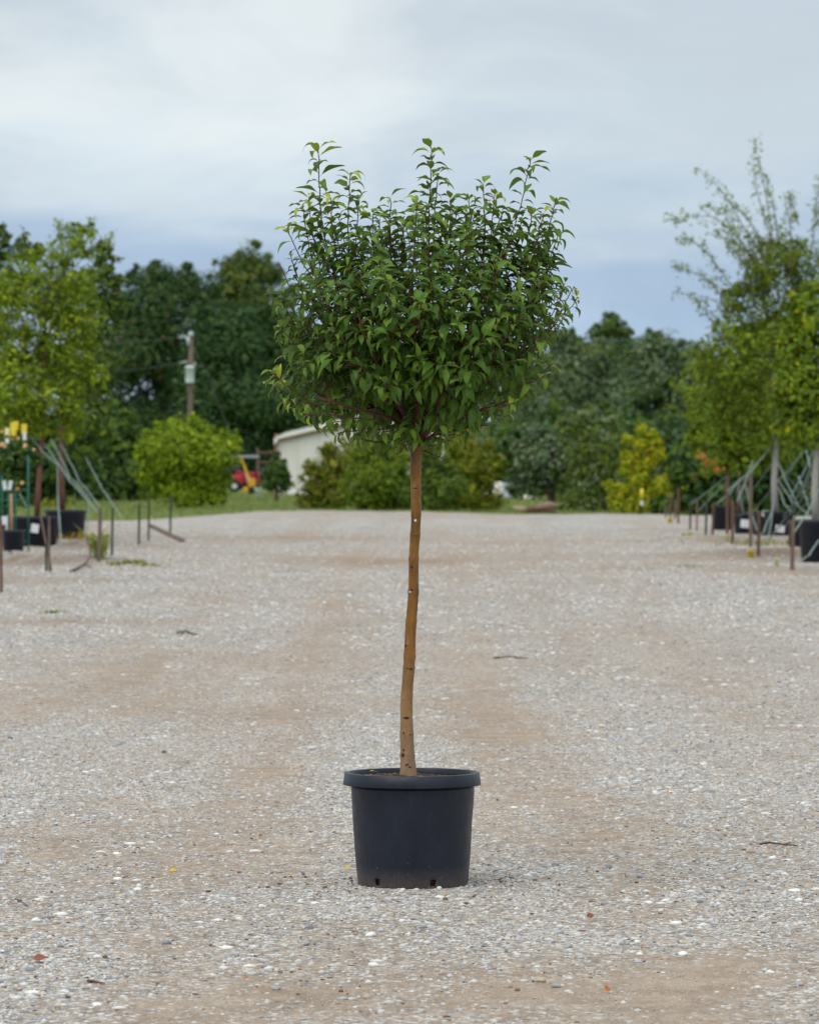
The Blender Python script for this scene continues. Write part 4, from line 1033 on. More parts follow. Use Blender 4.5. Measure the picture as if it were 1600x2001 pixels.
# red tractor with canopy
d = 160.0; s = d / FPX
redp = varied('red tractor paint', (.42, .02, .03), (.52, .035, .045), .35, 2, .5)
blackr = varied('black rubber', (.02, .02, .02), (.035, .035, .035), .8, 5)
tt = thing('tractor', gpt(478, d), 'small red tractor under a grey canopy, parked left of the conical evergreen', 'tractor')
def pb(x0_, y0_, x1_, y1_, dep, dy=0, bev=.03): # box from pixel rectangle
    mb = MB(); a = W((x0_ + x1_) / 2, (y0_ + y1_) / 2, d + dy); mb.box(a, ((x1_ - x0_) * s, dep, (y1_ - y0_) * s)); return mb
pb(468, 922, 508, 946, .6).build('hood', redp, tt, bevel=.05)
pb(447, 928, 474, 948, 1.1).build('fender', redp, tt, bevel=.05)
pb(450, 948, 505, 953, .7).build('chassis', blackr, tt, bevel=.02)
pb(462, 918, 470, 934, .45).build('seat', redp, tt, bevel=.04)
pb(449, 903, 468, 922, .9, .5).build('console', varied('dark blue plastic', (.02, .04, .10), (.03, .06, .14), .4, 4), tt, bevel=.04)
pb(450, 890, 506, 895, 1.3).build('canopy', varied('grey blue canopy', (.30, .31, .38), (.36, .37, .44), .6, 3), tt, bevel=.02)
for px in (453, 500):
    for dy in (-.5, .5):
        mb = MB(); mb.tube([W(px, 895, d + dy), W(px, 940, d + dy)], .03, 8); mb.build('canopy_post', blackr, tt, True)
for (px, py, rp) in ((458, 949, 13), (500, 955, 8)):
    for dy in (-.6, .6):
        c = W(px, py, d + dy); rr2 = rp * s
        mb = MB(); vs = []
        prof = [(.45, -.12), (.8, -.14), (1, -.1), (1, .1), (.8, .14), (.45, .12)]
        sg = 20
        for (q, w) in prof:
            for k in range(sg): vs.append((c.x + math.cos(6.2832 * k / sg) * rr2 * q, c.y + w, c.z + math.sin(6.2832 * k / sg) * rr2 * q))
        mb.add(vs, [(i * sg + k, i * sg + (k + 1) % sg, ((i + 1) % 6) * sg + (k + 1) % sg, ((i + 1) % 6) * sg + k) for i in range(6) for k in range(sg)])
        tw = mb.build('wheel', blackr, tt, True)
        mb = MB(); mb.tube([(c.x, c.y - .08, c.z), (c.x, c.y + .08, c.z)], rr2 * .47, 14); mb.build('rim', trimw, tw)
mb = MB(); mb.tube([W(508, 945, d), W(512, 945, d)], .06, 8); mb.build('headlight', trimw, tt)
# yellow loader boom beside it
yt = thing('loader_boom', gpt(490, 156), 'yellow machine boom leaning in front of the red tractor', 'machine')
yp = varied('yellow machine paint', (.62, .33, .02), (.72, .40, .03), .4, 3, .5)
d = 156.0; s = d / FPX
mb = MB(); mb.tube([W(469, 890, d), W(491, 948, d)], [.045, .055], 6); mb.build('boom', yp, yt)
pb(485, 935, 499, 952, .35).build('bracket', yp, yt, bevel=.03)
pb(475, 952, 486, 962, .4).build('counterweight', yp, yt, bevel=.03)
mb = MB(); mb.tube([W(490, 958, d - .1), W(480, 925, d - .1)], .025, 6); mb.build('hydraulic_ram', steel, yt)
pb(486, 952, 496, 965, .5).build('foot', blackr, yt, bevel=.03)
# timber rack
d = 166.0; s = d / FPX
rk = thing('timber_rack', gpt(520, d), 'grey timber rack of posts and rails between tractor and building', 'rack')
for px, y0_ in ((504, 876), (532, 880)):
    pb(px - 3, y0_, px + 2, 966, .12).build('post', M['wood'], rk)
for (x0_, x1_, y) in ((506, 548, 884), (506, 540, 903), (488, 540, 924)):
    pb(x0_, y - 2.5, x1_, y + 2.5, .06, -.1).build('rail', M['brownwood'], rk)
d = 158.0
mb = MB(); mb.lathe([(.01, 0), (.12, 0), (.15, .32), (.165, .33), (.16, .36), (.13, .36), (.11, .05)], gpt(506, d), 16)
tag(mb.build('bucket', M['white'], None, True), 'white bucket on the grass between tractor and evergreen', 'bucket')

# right of centre: white rocks, drum, pale car like hump, logs
rockm = varied('pale limestone', (.58, .55, .50), (.72, .69, .64), .9, 3, .1, .05)
def rock(px, py, w, h, d, lab, m=rockm, name='rock', seed=1, cat='rock', group=None):
    import bmesh
    bm = bmesh.new(); bmesh.ops.create_icosphere(bm, subdivisions=3, radius=1)
    r = random.Random(seed); o = [Vector((r.gauss(0, 1), r.gauss(0, 1), r.gauss(0, 1))).normalized() for _ in range(9)]
    for v in bm.verts:
        f = 1
        for q in o:
            dd_ = v.co.normalized().dot(q)
            if dd_ > .72: f = min(f, .80 / dd_ if dd_ > 0 else 1)
        v.co = v.co * f
        v.co = Vector((v.co.x * w / 2, v.co.y * w / 2 * .8, v.co.z * h / 2))
    me = bpy.data.meshes.new(name); bm.to_mesh(me); bm.free(); me.materials.append(m); me.shade_smooth()
    me.shade_smooth(); ob = link(name, me); c = W(px, py, d) if d else gpl(px, py, h * .22); ob.location = c; ob.rotation_euler = (r.uniform(-.2, .2), r.uniform(-.2, .2), r.uniform(0, 6))
    return tag(ob, lab, cat, group)
g_ = 'pale rocks behind the yellowish shrub'
rock(975, 960, .9, .75, 165, 'larger pale rock behind the yellowish shrub, beside the grey drum', seed=2, group=g_)
rock(958, 968, .6, .55, 164, 'smaller pale rock half hidden by the yellowish shrub', seed=3, group=g_)
rock(1035, 975, .75, .32, 162, 'low flat white rock left of the forked small tree', seed=4, group=g_)
rock(1068, 990, .7, .3, 118, 'reddish brown stone heap under the forked small tree', varied('brown rubble', (.20, .13, .10), (.33, .24, .19), .9, 4, .1, .05), seed=5, cat='heap')
rock(1020, 995, .6, .2, 116, 'low brown rubble at the end of the gravel, right of the yellowish shrub', varied('tan rubble', (.26, .20, .14), (.38, .3, .22), .9, 4, .1, .05), seed=6, cat='heap')
d = 160.0
mb = MB(); c = gpt(991, d); mb.lathe([(.02, 0), (.18, 0), (.19, .03), (.18, .06), (.18, .25), (.19, .27), (.18, .29), (.18, .52), (.19, .56), (.15, .57), (.02, .57)], c, 20)
tag(mb.build('drum', varied('pale blue grey drum', (.42, .47, .54), (.5, .55, .62), .5, 3), None, True), 'pale blue grey drum right of the yellowish shrub', 'drum')
lt = thing('log_pile', gpt(1050, 116), 'low brown pile of logs left of the forked trunk', 'logs')
for i, (px, py) in enumerate(((1042, 1000), (1052, 1001), (1062, 1000), (1047, 996), (1057, 995))):
    c = W(px, py, 115); mb = MB(); mb.tube([c + Vector((-.25, -.1 * i, 0)), c + Vector((.3, .12, .02))], .065, 8); mb.build('log', M['redbark'], lt, True)

# ------------------------------------------------------------------ the potted tree
TD = 14.1                      # distance of the pot axis
def HW(px, py, dy=0.0): return W(px, py, TD) + Vector((0, dy, 0))
ht = thing('potted_tree', (HW(807, 1729).x, TD, 0.0), 'young lollipop tree with long bare trunk in a black nursery pot on the track', 'potted tree')
pc_ = Vector((HW(806.5, 1729).x, TD, 0.0))
lipc = Vector((HW(805, 1511).x, TD, 0.0))
# pot material: black plastic with faint dust, scuffs and soil splashes near the foot
pm = mat('black nursery pot', (.02, .022, .028), .42, .38); t = NT(pm); oc = t.coord('Object')
sp = t.node('ShaderNodeSeparateXYZ'); geo = t.node('ShaderNodeNewGeometry'); t.l.new(geo.outputs['Position'], sp.inputs[0])
dust = t.ramp(t.noise(t.coord('Object', (1, 1, .5)), 9, 5, .65), [(.35, (.005, .008, .018)), (.7, (.012, .017, .034))])
spl = t.math('GREATER_THAN', t.noise(oc, 150, 2, .5), t.math('ADD', .67, t.math('MULTIPLY', sp.outputs[2], .8)))
scf = t.math('MULTIPLY', t.math('SUBTRACT', t.noise(t.coord('Object', (3, 3, .35)), 26, 5, .7), .60), 5.0, True)
foot = t.math('MULTIPLY', t.math('SUBTRACT', 1.0, t.math('MULTIPLY', sp.outputs[2], 14.0), True), t.noise(oc, 40, 4, .7))
dust = t.mix(t.math('MULTIPLY', scf, .35), dust, (.07, .08, .10))
c1 = t.mix(t.math('MULTIPLY', foot, .6), dust, (.22, .17, .13))
c1 = t.mix(t.math('MULTIPLY', spl, .75), c1, (.26, .20, .16))
spk = t.math('GREATER_THAN', t.noise(oc, 210, 1, .4), .79)
c1 = t.mix(t.math('MULTIPLY', spk, .5), c1, (.25, .26, .28))
t.l.new(c1, t.b.inputs['Base Color'])
t.l.new(t.ramp(t.noise(oc, 25, 4, .6), [(.3, (.36, .36, .36)), (.7, (.52, .52, .52))]), t.b.inputs['Roughness'])
t.bump(t.noise(t.coord('Object', (1, 1, .15)), 30, 3), .15, .002)

seg = 120
zs = [0.0, .004, .013, .036, .05, .10, .16, .22, .28, .325, .345]
def rad_at(z): return .183 + (.2065 - .183) * min(1, z / .33) ** .8 - (.007 if z < .002 else 0) + .0015 * math.sin(z * 9)
holes = set()
for a0 in (-133, -71, -13, 50, 110, 166):
    k0 = int(round((a0 % 360) / 3)) % seg
    for q in range(2): holes.add((k0 + q) % seg)
mb = MB(); vs = []
for z in zs:
    for k in range(seg):
        an = 2 * math.pi * k / seg
        dent = -.004 * math.exp(-((an - 6.12) / .18) ** 2 - ((z - .20) / .05) ** 2) - .003 * math.exp(-((an - 0.05) / .2) ** 2 - ((z - .2) / .05) ** 2)
        rr2 = rad_at(z) + dent
        vs.append((pc_.x + rr2 * math.cos(an), pc_.y + rr2 * math.sin(an), z - .004))
fs = []
for i in range(len(zs) - 1):
    for k in range(seg):
        if i == 2 and k in holes: continue
        k2 = (k + 1) % seg
        fs.append((i * seg + k, i * seg + k2, (i + 1) * seg + k2, (i + 1) * seg + k))
mb.add(vs, fs); mb.disc((pc_.x, pc_.y, .002), .175, 60)
pot = mb.build('pot', pm, ht, True)
sd = pot.modifiers.new('thickness', 'SOLIDIFY'); sd.thickness = .004; sd.offset = -1
mb = MB()
mb.lathe([(.2075, .352), (.2085, .375), (.2115, .3775), (.2235, .3775), (.2262, .3755), (.2316, .339), (.2312, .3365), (.2285, .3365), (.2232, .371), (.2115, .3725), (.2105, .34), (.2075, .34)], lipc, 140, close=True)
rim = mb.build('rim', pm, pot, True)
# soil core seen through the drain holes and the soil surface
mb = MB(); mb.lathe([(.172, .006), (.176, .06), (.19, .2), (.198, .33)], pc_, 48); mb.build('root_ball', M['soil'], ht, True)
rs = np.random.default_rng(4)
mb = MB(); rings = 14; sg = 56; vs = [(pc_.x, pc_.y, .358)]
for i in range(1, rings + 1):
    for k in range(sg):
        an = 2 * math.pi * k / sg; rr2 = .2 * i / rings
        x, y = pc_.x + rr2 * math.cos(an), pc_.y + rr2 * math.sin(an)
        vs.append((x, y, .3595 + .014 * float(fbm(np.array(x * 40), np.array(y * 40), 3)) - .008 * (i / rings) ** 3 - (.012 * max(0, math.cos(an)) * i / rings)))
fs = [(0, 1 + k, 1 + (k + 1) % sg) for k in range(sg)]
for i in range(rings - 1):
    for k in range(sg): fs.append((1 + i * sg + k, 1 + (i + 1) * sg + k, 1 + (i + 1) * sg + (k + 1) % sg, 1 + i * sg + (k + 1) % sg))
mb.add(vs, fs); soil = mb.build('soil', M['soil'], ht)
# bark crumbs and litter on the soil: one loose mass
mb = MB()
crumbs = [varied('bark crumb', (.07, .04, .03), (.16, .10, .07), .9, 40), varied('pale bark crumb', (.26, .2, .14), (.36, .28, .2), .9, 40), M['mid1']]
for i in range(420):
    an = rs.uniform(0, 6.28); rr2 = .195 * math.sqrt(rs.random()); x, y = pc_.x + rr2 * math.cos(an), pc_.y + rr2 * math.sin(an)
    s = rs.uniform(.002, .006); q = Matrix.Rotation(rs.uniform(0, 6), 3, 'Z') @ Matrix.Rotation(rs.uniform(-1, 1), 3, 'X')
    z = .3655 - (.010 * max(0, math.cos(an)) * rr2 / .2) - .007 * (rr2 / .2) ** 3
    mb.box((x, y, z), (s * 2, s, s * .8), int(rs.choice(3, p=[.72, .18, .10])), q)
cr_ = mb.build('bark_mulch', crumbs, ht); cr_['kind'] = 'stuff'

# ---- trunk
tm = mat('orange brown bark', (.3, .15, .05), .5, .4); t = NT(tm); oc = t.coord('Object', (1, 1, .35))
geo = t.node('ShaderNodeNewGeometry'); sp = t.node('ShaderNodeSeparateXYZ'); t.l.new(geo.outputs['Position'], sp.inputs[0])
z_ = sp.outputs[2]
bc = t.ramp(t.noise(oc, 22, 5, .65), [(.25, (.085, .036, .012)), (.5, (.23, .100, .014)), (.72, (.38, .175, .026))])
basec = t.ramp(t.noise(oc, 30, 5, .65), [(.25, (.17, .095, .05)), (.6, (.33, .20, .11)), (.8, (.42, .27, .15))])
fz = t.math('SUBTRACT', 1.0, t.math('MULTIPLY', t.math('SUBTRACT', z_, .42), 2.6), True)
bc = t.mix(fz, bc, basec)
topc = t.ramp(t.noise(oc, 30, 5, .65), [(.3, (.06, .03, .022)), (.7, (.13, .06, .035))])
tz = t.math('MULTIPLY', t.math('SUBTRACT', z_, 1.36), 6.0, True)
bc = t.mix(tz, bc, topc)
# smears of grey lichen and dark flecks
ls = t.math('GREATER_THAN', t.noise(t.coord('Object', (1, 1, .6)), 120, 3, .6), .66)
bc = t.mix(t.math('MULTIPLY', ls, .45), bc, (.09, .05, .035))
lg = t.math('GREATER_THAN', t.noise(t.coord('Object', (1, 1, .25)), 55, 3, .6), .64)
bc = t.mix(t.math('MULTIPLY', lg, .35), bc, (.36, .27, .19))
t.l.new(bc, t.b.inputs['Base Color'])
t.l.new(t.ramp(t.noise(oc, 20, 3), [(.3, (.38, .38, .38)), (.7, (.62, .62, .62))]), t.b.inputs['Roughness'])
t.bump(t.math('ADD', t.noise(oc, 90, 4, .6), t.noise(t.coord('Object', (.4, .4, 3)), 40, 2)), .5, .0015)
knots_px = [(1520, 798.5, 17.5), (1500, 798, 15.5), (1470, 796, 13.8), (1435, 794, 13), (1403, 794, 12.2), (1360, 795.5, 11.6), (1310, 798, 11.3), (1285, 799.5, 11.5), (1245, 802, 10.8), (1200, 805, 10.6),
            (1157, 807, 10.3), (1120, 808, 9.8), (1090, 809, 9.6), (1047, 811, 9.6), (1000, 812.5, 9.4), (950, 813, 9.8), (910, 812, 10.6), (885, 812.5, 11.5), (865, 815, 13)]
KY = np.array([k[0] for k in knots_px][::-1]); KX = np.array([k[1] for k in knots_px][::-1]); KR = np.array([k[2] for k in knots_px][::-1])
pts, rads = [], []
rt_ = random.Random(3)
nodes_y = [1475, 1435, 1360, 1306, 1283, 1215, 1157, 1092, 1047, 1005, 985, 955, 925]
for i in range(131):
    py = 1530 - i * 5.1
    bump_ = sum(.9 * math.exp(-((py - ny) / 4.5) ** 2) for ny in nodes_y)
    x = float(np.interp(py, KY, KX)) + .7 * math.sin(py * .045)
    pts.append(HW(x, py, .012 * math.sin(py * .006))); rads.append((float(np.interp(py, KY, KR)) + bump_ + rt_.uniform(-.15, .15)) / 583)
mb = MB(); mb.tube(pts, rads, 20)
trunk = mb.build('trunk', tm, ht, True)
scar = varied('dark healed scar', (.03, .015, .01), (.07, .035, .02), .8, 200)
def on_trunk(px, py, w, h, m, name='knot', proud=.0015, rot=0):
    cx = float(np.interp(py, KY, KX)) + .7 * math.sin(py * .045); rr2 = float(np.interp(py, KY, KR)) + .3
    sx = max(-.95, min(.95, (px - cx) / rr2)); an0 = math.asin(sx)
    vs = []; n = 14
    dyb = .012 * math.sin(py * .006)
    for lay, k_ in ((1.0, 0.0), (.55, 1.0)):
        for k in range(n):
            a = 2 * math.pi * k / n; u, v = math.cos(a) * w / 2 * lay, math.sin(a) * h / 2 * lay
            u, v = u * math.cos(rot) - v * math.sin(rot), u * math.sin(rot) + v * math.cos(rot)
            an = an0 + u / rr2; ro = (rr2 + (.0 if k_ == 0 else 1) * proud * 583) / 583
            c = HW(cx, py - v, dyb); vs.append((c.x + math.sin(an) * ro, c.y - math.cos(an) * ro, c.z))
    fs = [(k, (k + 1) % n, n + (k + 1) % n, n + k) for k in range(n)] + [tuple(n + k for k in range(n))]
    mb = MB(); mb.add(vs, fs); return mb.build(name, m, trunk, True)
on_trunk(794, 1403, 12, 5, scar); on_trunk(789, 1433, 5, 6, scar); on_trunk(802, 1436, 9, 2, scar); on_trunk(788, 1466, 5, 4, scar); on_trunk(787, 1476, 9, 9, scar)
on_trunk(795, 1494, 8, 3, scar, rot=.5); on_trunk(801, 1499, 7, 2.5, scar, rot=-.5); on_trunk(803, 1307, 9, 5, scar, rot=.3); on_trunk(796, 1306, 7, 2, scar); on_trunk(811, 954, 12, 2.5, scar); on_trunk(812, 1047, 17, 2, scar)
on_trunk(793, 1262, 6, 5, scar); on_trunk(804, 1108, 5, 5, scar); on_trunk(804, 1153, 9, 4, scar)
on_trunk(801, 1157, 6, 6, varied('grey lichen', (.42, .48, .50), (.55, .62, .64), .9, 200), 'lichen_patch')
on_trunk(811.5, 1017, 5, 5, varied('white chalk spot', (.80, .80, .78), (.88, .88, .86), .8, 50), 'white_spot')

# ---- branches
bm_ = mat('dark red branch bark', (.06, .025, .02), .5, .35); t = NT(bm_)
t.l.new(t.ramp(t.noise(t.coord('Object'), 90, 4, .6), [(.3, (.045, .016, .014)), (.6, (.11, .035, .026)), (.8, (.19, .07, .04))]), t.b.inputs['Base Color'])
def smooth(P, it=2, sub=4):
    Q = []
    for i in range(len(P) - 1):
        for k in range(sub): Q.append(P[i].lerp(P[i + 1], k / sub))
    Q.append(P[-1])
    for _ in range(it): Q = [Q[0]] + [(Q[i - 1] + Q[i] * 2 + Q[i + 1]) / 4 for i in range(1, len(Q) - 1)] + [Q[-1]]
    return Q
skel = []   # (Vector, radius)
def branch(P, r0, r1, seg_=8, jit=.0015):
    rj = random.Random(int(P[-1].x * 1e5) & 0xffff)
    P = [p + Vector((rj.gauss(0, jit), rj.gauss(0, jit), rj.gauss(0, jit))) if 0 < i < len(P) - 1 else p for i, p in enumerate(P)]
    n = len(P); mb = MB(); rr = [r0 + (r1 - r0) * (i / (n - 1)) ** .8 for i in range(n)]
    mb.tube(P, rr, seg_); o = mb.build('branch', bm_, ht, True)
    for i in range(n): skel.append((P[i], rr[i]))
    return P
limbs = [
    [(813, 872, 0), (792, 830, -.02), (765, 790, -.05), (735, 730, -.08), (700, 640, -.1), (680, 560, -.1)],
    [(815, 868, 0), (806, 800, .02), (802, 720, .05), (803, 620, .06), (806, 520, .05)],
    [(819, 870, 0), (835, 825, -.03), (852, 800, -.05), (880, 740, -.1), (900, 650, -.12), (910, 560, -.12)],
    [(821, 870, 0), (852, 815, .05), (900, 770, .1), (950, 700, .15), (990, 620, .15)],
    [(811, 868, 0), (770, 815, .05), (720, 790, .1), (650, 740, .15), (600, 680, .15)],
    [(811, 864, 0), (780, 822, -.1), (700, 802, -.2), (620, 778, -.2)],
    [(821, 873, 0), (880, 822, -.1), (930, 808, -.18), (990, 785, -.2)],
    [(815, 862, 0), (815, 780, -.12), (810, 700, -.25), (815, 600, -.3)],
    [(818, 862, 0), (840, 780, .15), (860, 680, .3), (870, 580, .33)],
    [(812, 862, 0), (780, 760, .15), (740, 660, .3), (720, 560, .3)],
    [(818, 864, 0), (850, 790, -.15), (890, 720, -.3), (920, 640, -.33)],
    [(811, 864, 0), (770, 770, -.15), (730, 700, -.3), (700, 620, -.33)],
    [(820, 868, 0), (870, 790, 0), (940, 740, -.05), (1010, 690, -.05), (1060, 640, 0)],
    [(809, 872, 0), (780, 856, -.05), (740, 866, -.09), (706, 858, -.12)],
    [(822, 880, 0), (838, 885, -.04), (858, 893, -.06), (879, 903, -.07)],
    [(820, 862, .0), (870, 845, -.06), (905, 838, -.1), (925, 830, -.12)],
]
rad0 = [.0130, .0120, .0150, .0100, .0090, .0080, .0080, .0100, .0095, .0085, .0095, .0090, .0095, .0040, .0030, .0045]
for P, r0 in zip(limbs, rad0):
    branch(smooth([HW(*p) for p in P], 3, 5), r0, max(.0012, r0 * .38), 10)
nlimb = len(skel)

leaves = []   # (pos, dir, normal, length, bend index, colour)
LR = random.Random(99)
UP = Vector((0, 0, 1)); CC = HW(825, 640)
def add_leaves(P, length, kind='n', spacing=.021, size=.058, tipcol=True, start=0.0):
    """leaves in a spiral along the outer `length` metres of path P (base to tip)"""
    cum = [0]
    for i in range(1, len(P)): cum.append(cum[-1] + (P[i] - P[i - 1]).length)
    tot = cum[-1]; s = tot - .002; an = LR.uniform(0, 6.28); first = True; k = 0
    while s > max(start, tot - length):
        i = max(1, next((j for j in range(len(cum)) if cum[j] >= s), len(cum) - 1))
        f = (s - cum[i - 1]) / max(1e-6, cum[i] - cum[i - 1]); pos = P[i - 1].lerp(P[i], f); tg = (P[i] - P[i - 1]).normalized()
        a = UP.orthogonal() if abs(tg.z) > .9 else tg.cross(UP).normalized()
        a = (a - tg * a.dot(tg)).normalized(); b = tg.cross(a)
        rd = a * math.cos(an) + b * math.sin(an)
        outw = (pos - CC); outw.z *= .3; outw.normalize()
        fromtip = (tot - s)
        rise = (.45 if fromtip < .012 else .2) if fromtip < .03 else (.12 if kind == 'top' else .05)
        dr = (rd + tg * rise + outw * (.25 if kind != 'top' else .0) + UP * (LR.uniform(-.35, .1) if kind != 'top' else LR.uniform(-.05, .30)))
        if kind == 'low': dr += UP * -.45
        dr.normalize()
        nm = (UP + outw * .35 + Vector((LR.gauss(0, .28), LR.gauss(0, .28), 0)))
        nm = (nm - dr * nm.dot(dr)).normalized()
        sz = size * (1.42 if kind == 'top' and tipcol == 2 else 1.11) * LR.uniform(.62, 1.25) * (.72 + .28 * min(1, (fromtip + .015) / .05))
        c = 0
        q = LR.random()
        if fromtip < .035 and tipcol == 2: c = 3 if q < (.8 if kind == 'top' and pos.x < -.15 else .3) else 2
        elif fromtip < .02 and tipcol: c = 2 if q < .55 else 0
        elif q < .40: c = 1
        elif q < .47: c = 2
        elif q > .9990: c = 4
        elif q > .9986: c = 5
        leaves.append((pos, dr, nm, sz, LR.randrange(8), c))
        k += 1
        an += 2.4 + LR.uniform(-.3, .3)
        s -= spacing * LR.uniform(.7, 1.3) * (.45 if fromtip < .02 else 1)

def connect(base, tipdir):
    best, bc_ = None, 1e9
    for p, r0 in skel:
        if r0 < .0016: continue
        v = base - p; L = v.length
        if L < .015: cst = L
        else: cst = L * (1.5 - .5 * v.normalized().dot(tipdir)) + (.25 * max(0, p.z - base.z)) + .12 * max(0, (p - forkp).length - (base - forkp).length)
        if cst < bc_: best, bc_ = (p, r0), cst
    return best
forkp = HW(815, 868)
def shoot(Ptip, leafy, kind='n', size=.058, spacing=.021, r0=None, tipcol=True):
    """Ptip: points from tip to base; hooks itself to the nearest branch"""
    P = [Vector(p) for p in Ptip][::-1]
    td = (P[-1] - P[0]).normalized()
    h, hr = connect(P[0], td)
    L = (P[0] - h).length
    if L > .02:
        m1 = h.lerp(P[0], .5) + (h - forkp).normalized() * L * .05 + Vector((0, 0, -.10 * L))
        P = [h, m1] + P
    else: P = [h] + P[1:]
    P = smooth(P, 3, 4)
    tot = sum((P[i] - P[i - 1]).length for i in range(1, len(P)))
    rr = min(hr * .8, .0016 + tot * .0062) if r0 is None else r0
    P = branch(P, rr, .0016, 6, .0012)
    if leafy > 0: add_leaves(P, leafy, kind, spacing, size, tipcol)

explicit = [  # points from tip down (px, py), depth m, leafy length, kind, leaf size
    ([(622, 290), (624, 340), (625, 400), (632, 460), (650, 520), (668, 600)], -.02, .46, 'top', .060),
    ([(685, 345), (682, 400), (680, 450), (684, 520), (692, 600)], -.06, .40, 'top', .054),
    ([(562, 447), (570, 470), (590, 510), (612, 550), (640, 600)], -.03, .05, 'top', .050),
    ([(545, 515), (565, 560), (590, 590), (630, 628)], -.08, 0, 'n', .05),
    ([(568, 498), (580, 540), (600, 570), (640, 620)], .02, .04, 'n', .045),
    ([(762, 385), (763, 430), (762, 480), (770, 560)], .03, .34, 'top', .052),
    ([(843, 290), (842, 340), (838, 400), (836, 470), (842, 560)], -.04, .46, 'top', .056),
    ([(856, 338), (852, 380), (848, 440), (846, 500)], .05, .24, 'top', .050),
    ([(944, 360), (946, 410), (948, 450), (942, 520)], -.02, .36, 'top', .054),
    ([(916, 382), (920, 430), (925, 490)], .08, .2, 'top', .05),
    ([(880, 388), (878, 430), (880, 500)], .04, .26, 'top', .05),
    ([(1036, 312), (1028, 350), (1020, 390), (1005, 440), (985, 500), (965, 560)], -.02, .46, 'top', .056),
    ([(1084, 395), (1075, 430), (1064, 470), (1055, 520), (1030, 600)], -.04, .38, 'top', .056),
    ([(1040, 415), (1035, 450), (1025, 500), (1005, 570)], .06, .28, 'top', .052),
    ([(1083, 512), (1068, 550), (1045, 600), (1010, 650)], .05, .14, 'n', .052),
    ([(1116, 566), (1100, 600), (1085, 635), (1040, 680)], -.06, .20, 'n', .052),
    ([(1092, 455), (1080, 490), (1066, 530), (1040, 600)], .08, .18, 'top', .05),
    ([(603, 382), (606, 420), (612, 470), (630, 540)], .05, .2, 'top', .046),
    ([(815, 408), (812, 460), (805, 560), (803, 620)], -.30, .12, 'top', .052),
    ([(648, 395), (650, 450), (660, 520)], -.12, .24, 'top', .05),
    ([(730, 420), (728, 470), (735, 540)], -.1, .25, 'top', .052),
    ([(536, 735), (570, 760), (620, 796), (680, 815)], -.1, .22, 'n', .060),
    ([(530, 748), (565, 775), (600, 790), (650, 800)], .02, .14, 'low', .060),
    ([(548, 640), (575, 670), (605, 705), (640, 745)], -.12, .24, 'n', .056),
    ([(550, 590), (570, 625), (595, 660), (630, 700)], .02, .22, 'n', .054),
    ([(552, 690), (580, 710), (620, 735), (660, 760)], .12, .2, 'n', .056),
    ([(1078, 712), (1050, 738), (990, 776), (930, 802)], -.14, .24, 'n', .060),
    ([(1070, 655), (1045, 680), (1000, 715), (950, 745)], .05, .24, 'n', .058),
    ([(1085, 625), (1060, 655), (1020, 690)], -.18, .2, 'n', .054),
    ([(1000, 790), (970, 800), (930, 808), (900, 812)], -.25, .16, 'low', .058),
    ([(985, 812), (950, 805), (915, 812), (880, 822)], .1, .14, 'low', .056),
    ([(600, 812), (640, 812), (690, 818), (730, 822)], -.22, .18, 'low', .062),
    ([(640, 825), (680, 822), (730, 825), (770, 832)], .12, .2, 'low', .060),
    ([(715, 862), (740, 866), (775, 858), (800, 862)], -.12, .08, 'low', .056),
    ([(860, 868), (850, 872), (835, 870), (822, 872)], .03, .07, 'low', .050),
    ([(930, 835), (905, 838), (870, 846)], -.1, .10, 'low', .048),
    ([(745, 845), (765, 842), (790, 845)], -.16, .10, 'low', .05),
    ([(690, 850), (720, 840), (760, 838)], .05, .12, 'low', .058),
    ([(870, 850), (850, 850), (830, 858)], -.08, .06, 'low', .05),
    ([(780, 868), (795, 862), (808, 860)], -.05, .06, 'low', .045),
    ([(955, 830), (920, 828), (880, 835)], .12, .12, 'low', .05),
    ([(528, 728), (560, 742), (600, 760), (650, 780)], .10, .16, 'n', .06), ([(575, 800), (610, 798), (660, 800)], .05, .18, 'low', .06), ([(560, 785), (600, 790), (650, 795)], -.2, .18, 'low', .06),
    ([(660, 848), (700, 840), (750, 838)], -.1, .16, 'low', .058), ([(760, 875), (785, 868), (805, 860)], .08, .08, 'low', .05), ([(900, 850), (875, 848), (845, 856)], .1, .12, 'low', .052),
    ([(1040, 765), (1000, 780), (950, 790)], .1, .2, 'low', .058), ([(1060, 740), (1020, 755), (970, 770)], -.22, .2, 'low', .058), ([(880, 862), (860, 858), (840, 860)], -.12, .09, 'low', .05),
    ([(1128, 580), (1108, 612), (1080, 650)], .02, .16, 'n', .052), ([(1100, 600), (1080, 640), (1050, 680)], .16, .18, 'n', .052),
    ([(590, 400), (598, 450), (610, 510)], .02, .2, 'top', .05), ([(702, 385), (698, 430), (694, 490)], .04, .2, 'top', .05), ([(1060, 420), (1050, 460), (1035, 520)], -.1, .2, 'top', .052), ([(965, 385), (962, 430), (955, 490)], -.08, .2, 'top', .052),
]
for pts_, dy, lf, kind, sz in explicit:
    n = len(pts_); shoot([HW(x, y, dy * (1 - .3 * i / n)) for i, (x, y) in enumerate(pts_)], lf, kind, sz, .0128 if kind == 'top' else .017, tipcol=2)
